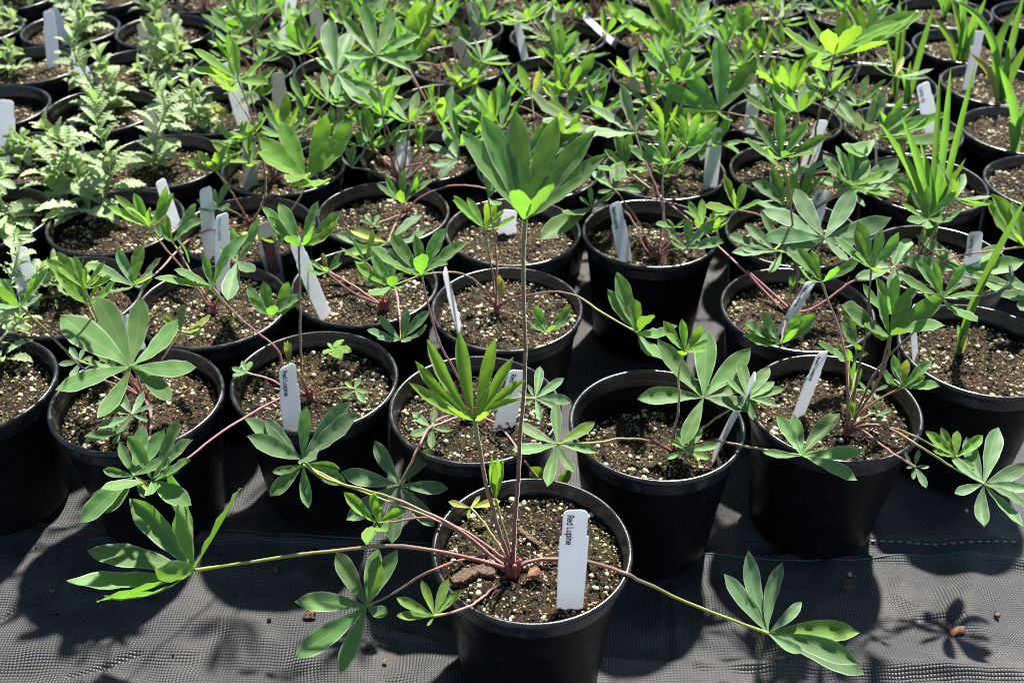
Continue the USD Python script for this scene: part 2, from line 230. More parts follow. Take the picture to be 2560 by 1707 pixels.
M['fabric'] = mat('woven_fabric', {'geo': ('geometry', {}), 'sx': ('separate_xyz', {}), 'n0': ('noise_texture', {'scale': 14.0, 'detail': 2.0}), 'wob': ('math', {'math_type': 'multiply_add', 'value2': 0.012}), 'wob2': ('math', {'math_type': 'multiply_add', 'value2': 0.010}),
    'mx': ('math', {'math_type': 'multiply', 'value2': kx}), 'my': ('math', {'math_type': 'multiply', 'value2': kx * 1.15}), 's1': ('math', {'math_type': 'sine'}), 's2': ('math', {'math_type': 'sine'}), 'a1': ('math', {'math_type': 'absolute'}), 'a2': ('math', {'math_type': 'absolute'}), 'pr': ('math', {'math_type': 'multiply'}),
    'w': ('map_range', {'from_min': 0.05, 'from_max': 0.9, 'clamp': True, 'to_min': 0, 'to_max': 1}), 'n1': ('noise_texture', {'scale': 9.0, 'detail': 5.0, 'roughness': 0.6}), 'n2': ('noise_texture', {'scale': 300.0, 'detail': 3.0}),
    'c': ('mix', {'color1': (0.012, 0.012, 0.0135), 'color2': (0.050, 0.051, 0.055)}), 'd': ('mix', {'color2': (0.088, 0.082, 0.078)}), 'df': ('map_range', {'from_min': 0.46, 'from_max': 0.72, 'to_min': 0.0, 'to_max': 0.55, 'clamp': True}),
    'hh': ('math', {'math_type': 'multiply_add', 'value2': 0.5}), 'bp': ('bump', {'strength': 0.7, 'distance': 0.0012}), 'p': ('principled_bsdf', {'roughness': 0.5, 'specular_ior_level': 0.45})},
    [('geo.position', 'sx.vector'), ('geo.position', 'n0.vector'), ('geo.position', 'n1.vector'), ('geo.position', 'n2.vector'), ('n0.fac', 'wob.value1'), ('sx.x', 'wob.value3'), ('n0.fac', 'wob2.value1'), ('sx.y', 'wob2.value3'),
     ('wob.value', 'mx.value1'), ('wob2.value', 'my.value1'), ('mx.value', 's1.value1'), ('my.value', 's2.value1'), ('s1.value', 'a1.value1'), ('s2.value', 'a2.value1'), ('a1.value', 'pr.value1'), ('a2.value', 'pr.value2'), ('pr.value', 'w.value'), ('w.result', 'c.fac'),
     ('c.color', 'd.color1'), ('n1.fac', 'df.value'), ('df.result', 'd.fac'), ('d.color', 'p.base_color'), ('n2.fac', 'hh.value1'), ('w.result', 'hh.value3'), ('hh.value', 'bp.height'), ('bp.normal', 'p.normal')], 'p.BSDF')

# ------------------------------------------------------------------ ground cloth
def seg_dist(x, y, A, B):
    A, B = np.array(A[:2]), np.array(B[:2]); d = B - A; L = d @ d
    t = np.clip(((x - A[0]) * d[0] + (y - A[1]) * d[1]) / L, 0, 1)
    return np.hypot(x - A[0] - t * d[0], y - A[1] - t * d[1]), t
G0 = lambda p: on_z(p, 0.0)
FOLDS = [((-400, 1296), (1200, 1372), .0035, .006), ((1690, 1378), (3000, 1402), .0035, .006), ((1750, 1655), (2130, 1665), .004, .006), ((2130, 1665), (2700, 1690), .006, .009), ((1330, 1640), (1750, 1655), .003, .006), ((2110, 1335), (2620, 1330), .004, .006), ((920, 1560), (1110, 1605), .003, .004),
         ((330, 1490), (700, 1600), .002, .012), ((1880, 1545), (2000, 1660), .004, .010), ((1650, 1430), (1700, 1660), .003, .014), ((2230, 1390), (2300, 1560), .003, .02), ((2420, 1400), (2440, 1560), .004, .02)]
CREASES = [((0, 1540), (60, 1495)), ((100, 1497), (215, 1380)), ((170, 1685), (260, 1660)), ((260, 1660), (340, 1632)), ((2300, 1545), (2400, 1546)), ((1668, 1450), (1672, 1640))]
FOLDS = [(G0(a), G0(b), h, w) for a, b, h, w in FOLDS]
CREASES = [(G0(a), G0(b)) for a, b in CREASES]
def ground_h(x, y):
    p = np.stack([x * 7, y * 9, 0 * x], -1)
    z = (meshkit.fbm(p, 3, 3) - 0.5) * 0.019 + (meshkit.fbm(p * 4.1, 2, 5) - 0.5) * 0.0075 + (meshkit.noise(np.stack([x * 3, y * 42 + 2 * np.sin(x * 5), 0 * x], -1), 8) - 0.5) * 0.007
    for A, B, h, w in FOLDS:
        d, t = seg_dist(x, y, A, B); z = z + 1.6 * h * np.exp(-(d / (0.9 * w)) ** 2) * np.sin(np.pi * np.clip(t, 0.12, 0.88))
    for A, B in CREASES:
        d, t = seg_dist(x, y, A, B); z = z - 0.0035 * np.exp(-(d / 0.0035) ** 2)
    near = np.clip((1.6 - np.abs(x)) / 0.3, 0, 1) * np.clip((1.1 - y) / 0.3, 0, 1)
    return (z - 0.004) * near - 0.004 * (1 - near)
gx = np.r_[-15, -8, -4, -2, np.linspace(-1.0, 1.0, 560), 2, 4, 8, 15]
gy = np.r_[-15, -6, -2, -0.5, 0.1, np.linspace(0.22, 0.78, 280), np.linspace(0.79, 1.4, 60), 2, 3, 6, 15]
X, Y = np.meshgrid(gx, gy)
V = np.stack([X, Y, ground_h(X, Y)], -1).reshape(-1, 3)
ny, nx = X.shape
ii = (np.arange(ny - 1)[:, None] * nx + np.arange(nx - 1)).ravel()
ground = obj('ground', (V, np.stack([ii, ii + 1, ii + nx + 1, ii + nx], 1)), M['fabric'], smooth=True, kind='structure', label='black woven ground cover cloth under and in front of the pots')
def on_ground(pts, lift=0.0006):
    P = np.array([G0(p) for p in pts]); P = spline(P, 80)
    P[:, 2] = ground_h(P[:, 0], P[:, 1]) + lift
    return P
for pts in ([(-60, 1300), (130, 1302), (480, 1325), (800, 1345), (1090, 1356)], [(1700, 1372), (1850, 1388), (2060, 1398), (2200, 1392), (2330, 1384), (2430, 1385), (2640, 1398)]):
    v, f, uv = tube(on_ground(pts), 0.0005, 5)
    obj('thread', (v, f), M['thread_green'], ground, smooth=True, label='thin green marker thread woven along the cloth')
sp = on_ground([(2125, 1342), (2250, 1344), (2350, 1347), (2500, 1342), (2560, 1340)], 0.0012)
for i in range(2, 78, 4):
    v, f, uv = tube(sp[i:i + 3], 0.0006, 6)
    obj('stitch', (v, f), M['thread_white'], ground, smooth=True)
# ------------------------------------------------------------------ nursery pots (class prims with parts, one instance per pot)
DROP = {'a': 0.017, 'b': 0.028, 'c': 0.044, 'd': 0.021, 'e': 0.014, 'f': 0.019}
def rwall(z):
    return 0.0605 + 0.0150 * (z - 0.006) / (POT_H - 0.021)
def blob(r, seed, sub=1):
    m = trimesh.creation.icosphere(sub, 1.0)
    g = np.random.default_rng(seed)
    v = m.vertices * (1 + 0.45 * (meshkit.noise(m.vertices * 1.7 + g.uniform(0, 50, 3), 1)[:, None] - 0.5) * 1.6) * g.uniform(0.7, 1.15, 3)
    return v * r, m.faces
BLOBS = [blob(1.0, s, 1) for s in range(12)]
CHUNKS = [blob(1.0, s + 40, 0) for s in range(12)]
def scatter(items):
    vs, fs, n = [], [], 0
    for (v, f), s, pos, R in items:
        vs.append((v * s) @ R.T + pos); fs.append(f + n); n += len(v)
    return np.vstack(vs), np.vstack(fs)
def rot(g):
    return trimesh.transformations.random_rotation_matrix(g.random(3))[:3, :3]
def pz(prof):
    return [(a, z + POT_H - 0.165 if z > 0.14 else z * (0.9 if z > 0.05 else 1)) for a, z in prof]
pot_wall = lathe(pz([(0.0005, 0.003), (0.050, 0.003), (0.0605, 0.0), (0.0620, 0.003), (0.0700, 0.090), (0.0767, 0.1495), (0.0752, 0.1495), (0.0686, 0.090), (0.0605, 0.006), (0.0005, 0.006)]))
pot_rim = lathe(pz([(0.0767, 0.1440), (0.0782, 0.1455), (0.0786, 0.1555), (0.0796, 0.1583), (0.0815, 0.1592), (0.0826, 0.1609), (0.0826, 0.1630), (0.0816, 0.1646), (0.0800, 0.1652), (0.0786, 0.1646), (0.0777, 0.1625), (0.0772, 0.1570), (0.0764, 0.1545), (0.0753, 0.1530), (0.0751, 0.1460), (0.0767, 0.1440)]), 96)
def soil_bump(x, y, seed):
    p = np.stack([x, y, 0 * x + seed * 3.7], -1)
    return (meshkit.fbm(p * 38, 2, seed) - 0.5) * 0.009 + (meshkit.fbm(p * 230, 3, seed + 9) - 0.5) * 0.0062
for key, drop in DROP.items():
    C = stage.CreateClassPrim('/World/pot_class_' + key)
    g = np.random.default_rng(ord(key))
    obj('wall', pot_wall, M['pot'], C, smooth=40)
    obj('rim', pot_rim, M['rim'], C, smooth=50)
    z0 = POT_H - drop; rs = rwall(z0) + 0.0006
    nr, na = (46, 130) if key == 'a' else (36, 100)
    rr = np.r_[0.0002, np.linspace(0, 1, nr)[1:] ** 0.8] * rs; aa = np.linspace(0, 2 * np.pi, na, endpoint=False)
    XX, YY = rr[:, None] * np.cos(aa), rr[:, None] * np.sin(aa)
    ZZ = z0 + soil_bump(XX, YY, ord(key)) - 0.003 * np.clip((rr[:, None] / rs - 0.85) / 0.15, 0, 1)
    V = np.stack([XX, YY, ZZ], -1).reshape(-1, 3); F = []
    for i in range(nr - 1):
        j = np.arange(na); j2 = (j + 1) % na
        F.append(np.stack([i * na + j, (i + 1) * na + j, (i + 1) * na + j2, i * na + j2], 1))
    soil = obj('soil', (V, np.vstack(F)), M['soil'], C, smooth=True, label='dark potting soil with mossy patches')
    def spots(n, lo, hi, blobs, bury, power):
        it = []
        for k in range(n):
            r = rs * 0.97 * math.sqrt(g.random()); a = g.random() * 6.283
            if blobs is BLOBS and meshkit.noise(np.array([math.cos(a) * r * 55, math.sin(a) * r * 55, ord(key)]), 2) < 0.55 and g.random() < 0.82:
                continue
            x, y = r * math.cos(a), r * math.sin(a); s = lo + (hi - lo) * g.random() ** power
            it.append((blobs[g.integers(12)], s, np.array([x, y, z0 + float(soil_bump(np.array(x), np.array(y), ord(key))) + s * bury]), rot(g)))
        return scatter(it)
    obj('perlite', spots(360, 0.0006, 0.0029, BLOBS, 0.15, 2.0), M['perlite'], soil, smooth=True, kind='stuff', label='pale perlite grains in the soil')
    obj('grit', spots(1350, 0.0004, 0.0013, CHUNKS, 0.1, 1.6), M['grit'], soil, kind='stuff', label='beige and olive grit on the soil')
    obj('soil_crumb', spots(1100, 0.0004, 0.0019, CHUNKS, -0.1, 2.6), M['crumb'], soil, kind='stuff', label='brown crumbs of bark and peat')

# picture position of each rim's centre, soil class
POTS = {}
for k, x, y, c in [('P1', .0164, .6222, 'a'), ('P2', .1357, .7798, 'c'), ('P3', .3077, .805, 'd'), ('P4', -.0357, .803, 'f'), ('P5', -.1953, .8461, 'd'), ('P6', -.3575, .8306, 'd'), ('P7', -.012, .9794, 'e'),
                   ('P8', .1667, 1.1387, 'b'), ('P9', .3090, .9754, 'f'), ('P10', -.1557, 1.2101, 'd'), ('P11', -.1659, 1.0173, 'd'), ('Q1', .5732, 1.591, 'b'), ('Q4', .5331, 1.2636, 'f'), ('A', -.7619, 1.8335, 'd')]:
    POTS[k] = [np.array([x, y]), c, 4.0]
for k, x, y, c in [('P0', -37, 925, 'd'), ('K', 230, 712, 'b'), ('M', 521, 756, 'e'), ('N', 630, 585, 'd'), ('O', 305, 545, 'd'), ('I1', -40, 540, 'f'), ('I2', 50, 395, 'd'), ('J', 413, 408, 'd'), ('G', 254, 272, 'b'),
                   ('F', -10, 265, 'b'), ('H', 520, 285, 'd'), ('E', 355, 168, 'd'), ('D', 75, 162, 'd'), ('B', 413, 78, 'd'), ('C', -65, 70, 'd'), ('N2', 715, 410, 'd'), ('N3', 1035, 405, 'd'), ('N4', 1345, 420, 'd'),
                   ('P12', 1287, 590, 'd'), ('S', 1985, 590, 'd'), ('R1', 2345, 650, 'd'), ('R2', 2452, 870, 'd'), ('Q5', 2612, 445, 'e'), ('U', 1985, 425, 'd'), ('V', 1655, 420, 'd'), ('W1', 800, 298, 'd'),
                   ('W2', 1100, 292, 'd'), ('W3', 1385, 295, 'd'), ('W4', 1665, 300, 'd'), ('W5', 1960, 295, 'd'), ('W6', 2265, 315, 'd'), ('W7', 2540, 328, 'e'), ('X1', 600, 180, 'd'), ('X2', 850, 195, 'd'),
                   ('X3', 1140, 172, 'd'), ('X4', 1400, 185, 'd'), ('X5', 1660, 198, 'd'), ('X6', 1920, 195, 'd'), ('Q2', 2490, 215, 'e'), ('Y1', 640, 88, 'd'), ('Y2', 890, 88, 'd'), ('Y3', 1145, 85, 'd'),
                   ('Y4', 1395, 95, 'b'), ('Y5', 1655, 88, 'd'), ('Y6', 1905, 82, 'd'), ('Y7', 2155, 122, 'd'), ('Y8', 2410, 115, 'd'), ('Z1', 30, -10, 'd'), ('Z2', 245, -12, 'd'), ('Z3', 490, -5, 'd'), ('Z4', 740, 0, 'd'),
                   ('Z5', 1000, 0, 'd'), ('Z6', 1255, 3, 'd'), ('Z7', 1500, 6, 'd'), ('Z8', 1862, 10, 'd'), ('Z9', 2110, 30, 'd'), ('Z12', 1685, -8, 'd'), ('Y9', 400, -75, 'd'), ('Y10', 640, -78, 'd'), ('Y11', 880, -76, 'd'), ('Y12', 1120, -75, 'd'), ('Y13', 1370, -75, 'd'), ('Y14', 1600, -76, 'd'), ('Y15', 1830, -76, 'd'), ('Y16', 2060, -60, 'd'), ('Y17', 2300, -55, 'd'), ('Y18', 2520, -50, 'd'), ('Y19', 150, -80, 'd'), ('Z10', 2363, 33, 'd'), ('Z11', 2590, 40, 'd')]:
    POTS[k] = [on_z((x, y), POT_H)[:2], c, 1.0]
names = list(POTS)
for it in range(200):
    for i, a in enumerate(names):
        for b in names[i + 1:]:
            pa, pb = POTS[a], POTS[b]; d = pb[0] - pa[0]; L = np.linalg.norm(d)
            if L < 0.1655:
                s = (0.1655 - L) * 0.5 * d / max(L, 1e-6); wa, wb = 1 / pa[2], 1 / pb[2]
                pa[0] = pa[0] - s * wa / (wa + wb) * 1.6; pb[0] = pb[0] + s * wb / (wa + wb) * 1.6
POT_LABEL = {
 'P1': 'black plastic pot standing alone in front of all the others', 'P2': 'black pot with deep sunken soil, right of and behind the front pot', 'P3': 'black pot holding the many-stemmed lupine, right end of the second row',
 'P4': 'black pot just behind the tall middle leaf, left of the one with sunken soil', 'P5': 'black pot with a tiny round-leaved weed seedling on its soil', 'P6': 'black pot under the large flat leaf at the left',
 'P0': 'black pot cut by the left edge nearest the camera', 'P7': 'black pot behind the tall middle stalk with a thin edge-on white tag', 'P8': 'black pot standing above an empty dark gap, white tag leaning at its left',
 'P9': 'black pot with a bluish tag leaning right, touching the row end pot from behind', 'P10': 'black pot with mossy perlite-strewn soil and a small upright lupine, left of centre', 'P11': 'black pot with a narrow white tag slanting through the middle',
 'P12': 'black pot behind the tall middle stalk whose soil shows right of the stalk', 'M': 'black pot with a heap of pale perlite at its left side', 'N': 'black pot behind the tag with a dark brown picture',
 'K': 'black pot mostly hidden behind the tallest left lupine shoot', 'O': 'black pot full of serrated grey-green leaves, left side', 'I1': 'black pot with a rosette at the left edge, halfway up', 'I2': 'black pot in front of the broad bluish tag at the left edge',
 'J': 'black pot with a grey tag behind a single serrated stem', 'G': 'black pot behind the serrated stems, broad bluish tag at its back', 'F': 'black pot at the left edge with a glinting rim behind a broad bluish tag', 'H': 'black pot holding the bushy mint-like plant',
 'E': 'black pot behind the mint-like plant, left upper part', 'D': 'black pot with two tags crossing behind it near the upper left corner', 'A': 'black pot near the upper left corner with a tag lying inside', 'B': 'black pot with two grey tags behind serrated leaves at the top left',
 'C': 'black pot cut by the left edge near the top', 'N2': 'black pot hidden under the large bright fan leaf left of centre', 'N3': 'black pot with a white tag beside red-brown stalks, above centre left', 'N4': 'black pot right behind the large middle fan leaf',
 'S': 'black pot under the flat star-shaped leaf with a Red Lupine tag', 'R1': 'black pot with the Candy Lily tag nearest the camera', 'R2': 'black pot cut by the right edge with soil and one blade in front of it', 'Q4': 'black pot in front of which the tall middle lily fan rises',
 'Q5': 'black pot full of perlite cut by the right edge', 'U': 'black pot with orange chips, behind the wide tag leaning right', 'V': 'black pot with a tag striped by shadow', 'W1': 'black pot in shade left of the tall red-brown stalk, upper left of centre',
 'W2': 'black pot with a dark soil hollow and several red stalks above centre', 'W3': 'black pot in shade behind the pale glossy leaf', 'W4': 'black pot under the big dark star leaf at the upper right', 'W5': 'black pot left of the farther Candy Lily tag, mostly hidden',
 'W6': 'black pot with the farther Candy Lily tag', 'W7': 'black pot with pale gravelly soil at the right edge', 'X1': 'black pot behind the bright white tag at the upper left', 'X2': 'black pot under two overlapping star leaves, upper left of centre', 'X3': 'black pot behind the big upright pale leaf',
 'X4': 'black pot behind the small upright leaf, right of the glaring white tag', 'X5': 'black pot with a narrow grey tag stuck in at its left', 'X6': 'black pot under the big bright fan leaf at the upper right', 'Q1': 'black pot with thin blades and a lily fan, glinting rim, upper right',
 'Q2': 'black pot with a pale tag and an arching lily at the right', 'Y1': 'black pot behind the sun-bleached tag near the top, left of centre', 'Y2': 'black pot hidden by foliage at the top, left of centre', 'Y3': 'black pot with the crumpled grey tag near the top',
 'Y4': 'black pot with a thin white tag slanting over its rim, top centre', 'Y5': 'black pot below the widest bright fan leaf at the top', 'Y6': 'black pot with red stalks crossing at the top right', 'Y7': 'black pot behind the big bright fan leaf at the top right', 'Y8': 'black pot with a clump of upright lily blades at the top right',
 'Z1': 'black pot in the top left corner', 'Z2': 'black pot cut by the top edge, second from the left', 'Z3': 'black pot cut by the top edge, third from the left', 'Z4': 'black pot cut by the top edge, fourth from the left', 'Z5': 'black pot cut by the top edge, fifth from the left', 'Z6': 'black pot cut by the top edge just right of the middle',
 'Z7': 'black pot cut by the top edge behind the widest bright fan leaf', 'Z8': 'small-looking black pot with a tag at the top, right of the widest fan leaf', 'Z12': 'black pot cut by the top edge between the widest fan leaf and a cut-off tag', 'Y19': 'black pot glimpsed in the backmost row, first from the left', 'Y9': 'black pot glimpsed in the backmost row, second from the left', 'Y10': 'black pot glimpsed in the backmost row, third from the left', 'Y11': 'black pot glimpsed in the backmost row, fourth from the left', 'Y12': 'black pot glimpsed in the backmost row, fifth from the left', 'Y13': 'black pot glimpsed in the backmost row, sixth from the left', 'Y14': 'black pot glimpsed in the backmost row, seventh from the left', 'Y15': 'black pot glimpsed in the backmost row, eighth from the left', 'Y16': 'black pot glimpsed in the backmost row, ninth from the left', 'Y17': 'black pot glimpsed in the backmost row, tenth from the left', 'Y18': 'black pot glimpsed in the backmost row, at its right end',
 'Z9': 'black pot at the top edge behind the big bright fan leaf on the right', 'Z10': 'black pot with thin blades at the top edge, second from the right', 'Z11': 'black pot in the top right corner'}
for k in names:
    (x, y), c, _ = POTS[k]
    p = thing('plant_pot', (x, y, 0), rng.uniform(0, 360), label=POT_LABEL[k], category='plant pot', group='black plastic pots set out in rows')
    p.GetReferences().AddInternalReference('/World/pot_class_' + c); p.SetInstanceable(True)
def soil_z(k):
    return POT_H - DROP[POTS[k][1]]
POT_XY = np.array([POTS[k][0] for k in names])
def clear(P, pot):
    """moves a point towards the camera until it is above the ground and outside pot walls"""
    P = np.array(P, float)
    for _ in range(80):
        bad = P[2] < 0.012
        d = np.hypot(*(POT_XY - P[:2]).T); i = int(d.argmin())
        if d[i] < 0.088:
            if d[i] < 0.071:
                bad = bad or P[2] < soil_z(names[i]) + (0.0005 if names[i] == pot else 0.012)
            else:
                bad = bad or P[2] < POT_H + 0.004
        if not bad:
            break
        P = P - unit(P - C0) * 0.004
    return P
# ------------------------------------------------------------------ leaves
def strip(P, side, up, W, prof, fold, across=5, wav=0.0, seed=0):
    """blade along points P (n x 3) with half widths; side/up are per-point frames; returns v, f, uv"""
    n = len(P); us = np.linspace(-1, 1, across); v = []; uv = []
    for i in range(n):
        w = W * prof[i]
        for u in us:
            k = wav * W * math.sin(i * 1.9 + seed + (2 if u > 0 else 0)) * abs(u)
            v.append(P[i] + side[i] * (u * w * math.cos(fold * abs(u))) + up[i] * (abs(u) * w * math.sin(fold) + k)); uv.append((u / 2 + 0.5, i / (n - 1)))
    f = []
    for i in range(n - 1):
        for j in range(across - 1):
            a = i * across + j
            f.append((a, a + 1, a + across + 1, a + across))
    return np.array(v), np.array(f), np.array(uv)
from scipy.interpolate import PchipInterpolator
OBL = PchipInterpolator([0, .06, .15, .3, .5, .66, .8, .92, 1], [.07, .14, .3, .6, .9, 1, .88, .45, .0])
ELL = PchipInterpolator([0, .06, .15, .3, .5, .66, .8, .92, 1], [.08, .2, .45, .8, 1, .96, .76, .38, .0])
SWORD = PchipInterpolator([0, .1, .3, .6, .8, .92, 1], [.7, .85, 1, 1, .72, .36, .0])

def leaflet(hub, tip, n, wr, r, bow=None, fold=None, prof=OBL, tws=0.14):
    d = tip - hub; L = np.linalg.norm(d); d = d / L
    up = n - (n @ d) * d
    if np.linalg.norm(up) < 0.12:
        up = np.array([0, 0.3, 1.0]) - (np.array([0, 0.3, 1.0]) @ d) * d
    up = unit(up); side = np.cross(d, up)
    tw = r.normal(0, tws); up, side = up * math.cos(tw) + side * math.sin(tw), side * math.cos(tw) - up * math.sin(tw)
    t = np.linspace(0, 1, 12) ** 0.92
    b = r.normal(-0.05, 0.05) if bow is None else bow
    lat = r.normal(0, 0.02)
    P = hub + np.outer(t, d) * L + np.outer(4 * t * (1 - t), up) * b * L + np.outer(4 * t * (1 - t), side) * lat * L
    fo = r.uniform(0.18, 0.5) if fold is None else fold
    return strip(P, [side] * 12, [up] * 12, L * wr * r.uniform(0.9, 1.08), prof(t), fo, 5, 0.08, r.uniform(0, 6))

PLANTS = {}
def plant(key, name, pot, label, crown_px=None, crown=None, cat='plant', group=None):
    z = soil_z(pot)
    if crown_px is not None:
        c = on_z(crown_px, z + 0.004)
        v = c[:2] - POTS[pot][0]; L = np.linalg.norm(v)
        if L > 0.062:
            c[:2] = POTS[pot][0] + v * 0.062 / L
    else:
        c = np.r_[POTS[pot][0] + (crown if crown is not None else rng.uniform(-0.015, 0.015, 2)), z + 0.003]
    kw = dict(label=label, category=cat)
    if group:
        kw['group'] = group
    root = thing(name, c, **kw)
    PLANTS[key] = dict(c=c, pot=pot, root=root, r=np.random.default_rng(len(PLANTS) + 11))
    return PLANTS[key]

def loc(P, pl):
    return np.asarray(P) - pl['c']

def add_leaf(pl, hub, tips, mats, n, stalk, path, wr=0.15, r0=0.0013, r1=0.0009, prof=OBL, fold=None, bow=None, tws=0.14, leafname='leaf_stalk'):
    r = pl['r']
    m_ = len(path); env = np.sin(np.linspace(0, np.pi, m_))[:, None]
    path = np.asarray(path) + env * np.cumsum(r.normal(0, 0.00045, (m_, 3)), axis=0)
    rad = np.linspace(r0, r1, m_) * (1 + r.normal(0, 0.06, m_)); rad[-1] *= 1.35; rad[-2] *= 1.2; rad[0] *= 1.7; rad[1] *= 1.3
    v, f, uv = tube(path, rad, 7)
    st = obj(leafname, (loc(v, pl), f), stalk, pl['root'], smooth=True, uv=uv)
    for i, tp in enumerate(tips):
        v, f, uv = leaflet(hub, tp, n, wr, r, bow, fold, prof, tws)
        odd = r.random()
        obj('leaflet', (loc(v, pl), f), M['yellow'] if odd < 0.012 else M['young'] if odd < 0.05 else mats, st, smooth=True, uv=uv)
    return st

def L(key, reg, hub, tips, dy=0.0, z=None, m='mature', st='red', via=None, n=None, flat=None, k=1.08, wr=0.15, r0=0.0013, base=None, cone=48, **kw):
    """a lupine leaf read off the picture: its hub lies in the plane y = pot + dy (or z), every tip the leaf's length away"""
    pl = PLANTS[key]; pot = pl['pot']
    hp = q(reg, hub)
    if z is not None:
        z = z - 0.017 if z > 0.11 else z * 0.93
    H = on_z(hp, z) if z is not None else on_y(hp, POTS[pot][0][1] + dy)
    H = clear(H, pot)
    n = unit(n if n is not None else ((0, -0.35, 0.94) if flat else (0, -0.3, 0.95)))
    T = []; lat = []
    for t in tips:
        rg = t[3] if len(t) > 3 else reg
        r = unit(ray(q(rg, t[:2]))); s = (H - C0) @ r; lat.append(np.linalg.norm(C0 + r * s - H)); T.append((r, s, t[2] if len(t) > 2 else 0))
    Ln = max(lat) * k; tips3 = []
    for (r, s, fl), l in zip(T, lat):
        if flat and not fl:
            s2 = ((H - C0) @ n) / (r @ n)
            s2 = min(max(s2, s - 0.75 * Ln), s + 0.75 * Ln)
        else:
            # the point on the tip's ray where the leaflet lies on a cone of half angle "cone" about the leaf's axis
            ss = s + np.linspace(-0.95, -0.35 if fl else 0.8, 90) * Ln
            v = C0 + np.outer(ss, r) - H; lv = np.maximum(np.linalg.norm(v, axis=1), 1e-6)
            ang = np.degrees(np.arccos(np.clip(v @ n / lv, -1, 1)))
            cost = np.abs(ang - cone) / 30 + np.abs(lv / (Ln * (0.85 if fl else 1)) - 1) * 0.9 + (0 if fl else np.where(ss < s - 0.3 * Ln, 0.35, 0))
            s2 = ss[int(cost.argmin())]
        tips3.append(clear(C0 + r * s2, pot))
    C = pl['c'] if base is None else on_z(q(*base), pl['c'][2])
    px = [None] + [q(v[2] if len(v) > 2 else reg, v[:2]) for v in (via or [])] + [None]
    dC, dH = depth_of(C), depth_of(H)
    if via:
        def pxo(P):
            d = depth_of(P); return np.array([1280 + F_PX * ((P - C0) @ RT) / d, 853.5 - F_PX * ((P - C0) @ UPV) / d])
        px[0], px[-1] = pxo(C), pxo(H)
        a = np.r_[0, np.cumsum([np.linalg.norm(px[i + 1] - px[i]) for i in range(len(px) - 1)])]; a /= a[-1]
        pts = [C] + [clear(C0 + ray(px[i]) * (dC + (dH - dC) * a[i]), pot) for i in range(1, len(px) - 1)] + [H]
    else:
        mid = (C + H) / 2; mid[2] += 0.03 * np.linalg.norm((H - C)[:2]) + 0.0; mid[:2] += (C - H)[:2] * 0.08
        pts = [C, mid, H]
    P = spline(pts, 22)
    for i in range(2, 21):
        P[i] = clear(P[i], pot)
    P[1:-1] = 0.25 * P[:-2] + 0.5 * P[1:-1] + 0.25 * P[2:]
    return add_leaf(pl, H, tips3, M[m], n, S[st], P, wr, r0, **kw)

def bud(key, base, top, dy=0.0, m='young', w=0.16, stalk='green', k=6):
    """folded young leaf: narrow leaflets held together like a closed hand"""
    pl = PLANTS[key]; y = POTS[pl['pot']][0][1] + dy
    B, T = on_y(base, y), on_y(top, y)
    if B[2] < pl['c'][2]: B = np.array([*B[:2], pl['c'][2] + 0.004])
    d = T - B; Ln = np.linalg.norm(d); r = pl['r']
    P = spline([pl['c'], (pl['c'] + B) / 2 + [0, 0, 0.004], B], 10)
    tips = [T + Ln * np.array([math.cos(a) * w, math.sin(a) * w, r.uniform(-0.12, 0.02)]) for a in np.linspace(0, 6.28, k, endpoint=False) + r.random()]
    add_leaf(pl, B, tips, M[m], unit(d), S[stalk], P, 0.085, 0.0014, fold=0.7, bow=-0.07, leafname='folded_leaf')

def crown(key, R=0.006, h=0.012):
    pl = PLANTS[key]; r = pl['r']; g = []
    for a in np.linspace(0, 6.28, 5, endpoint=False):
        o = np.array([math.cos(a), math.sin(a), 0]) * R * 0.5
        v, f, uv = tube(spline([o * 0.8 + [0, 0, -0.004], o + [0, 0, h * 0.4], o * 1.8 + [0, 0, h]], 6), np.linspace(R * 0.55, R * 0.25, 6), 7)
        g.append(trimesh.Trimesh(v, f, process=False))
    m = trimesh.util.concatenate(g)
    obj('crown', m, M['crown'], pl['root'], smooth=True)

def fill(key, count, Lr=(0.035, 0.06), hr=(0.02, 0.10), rr=(0.02, 0.085), mats=('mature', 'blue', 'young', 'mature'), az=None, stalks=('red', 'pink', 'olive')):
    """further leaves of a plant that mostly hides behind others"""
    pl = PLANTS[key]; r = pl['r']
    for i in range(count):
        a = r.uniform(0, 6.283) if az is None else r.uniform(*az)
        rad = r.uniform(*rr); H = pl['c'] + np.array([math.cos(a) * rad, math.sin(a) * rad, r.uniform(*hr)])
        H = clear(H, pl['pot'])
        n = unit([math.cos(a) * r.uniform(0.1, 0.6), math.sin(a) * r.uniform(0.1, 0.6), 1]); e1 = unit(np.cross(n, [0.2, 1, 0.1])); e2 = np.cross(n, e1)
        cup = math.radians(r.uniform(20, 62)); Ln = r.uniform(*Lr); k = r.integers(6, 9); ph = r.uniform(0, 6)
        tips = []
        for j in range(k):
            b = ph + 6.283 * j / k + r.normal(0, 0.1); l = Ln * r.uniform(0.8, 1.1)
            tips.append(clear(H + l * (math.cos(cup) * (math.cos(b) * e1 + math.sin(b) * e2) + math.sin(cup) * n), pl['pot']))
        P = spline([pl['c'], pl['c'] * 0.45 + H * 0.55 + [0, 0, 0.012], H], 14)
        add_leaf(pl, H, tips, M[mats[r.integers(len(mats))]], n, S[stalks[r.integers(len(stalks))]], P, r.uniform(0.095, 0.135))

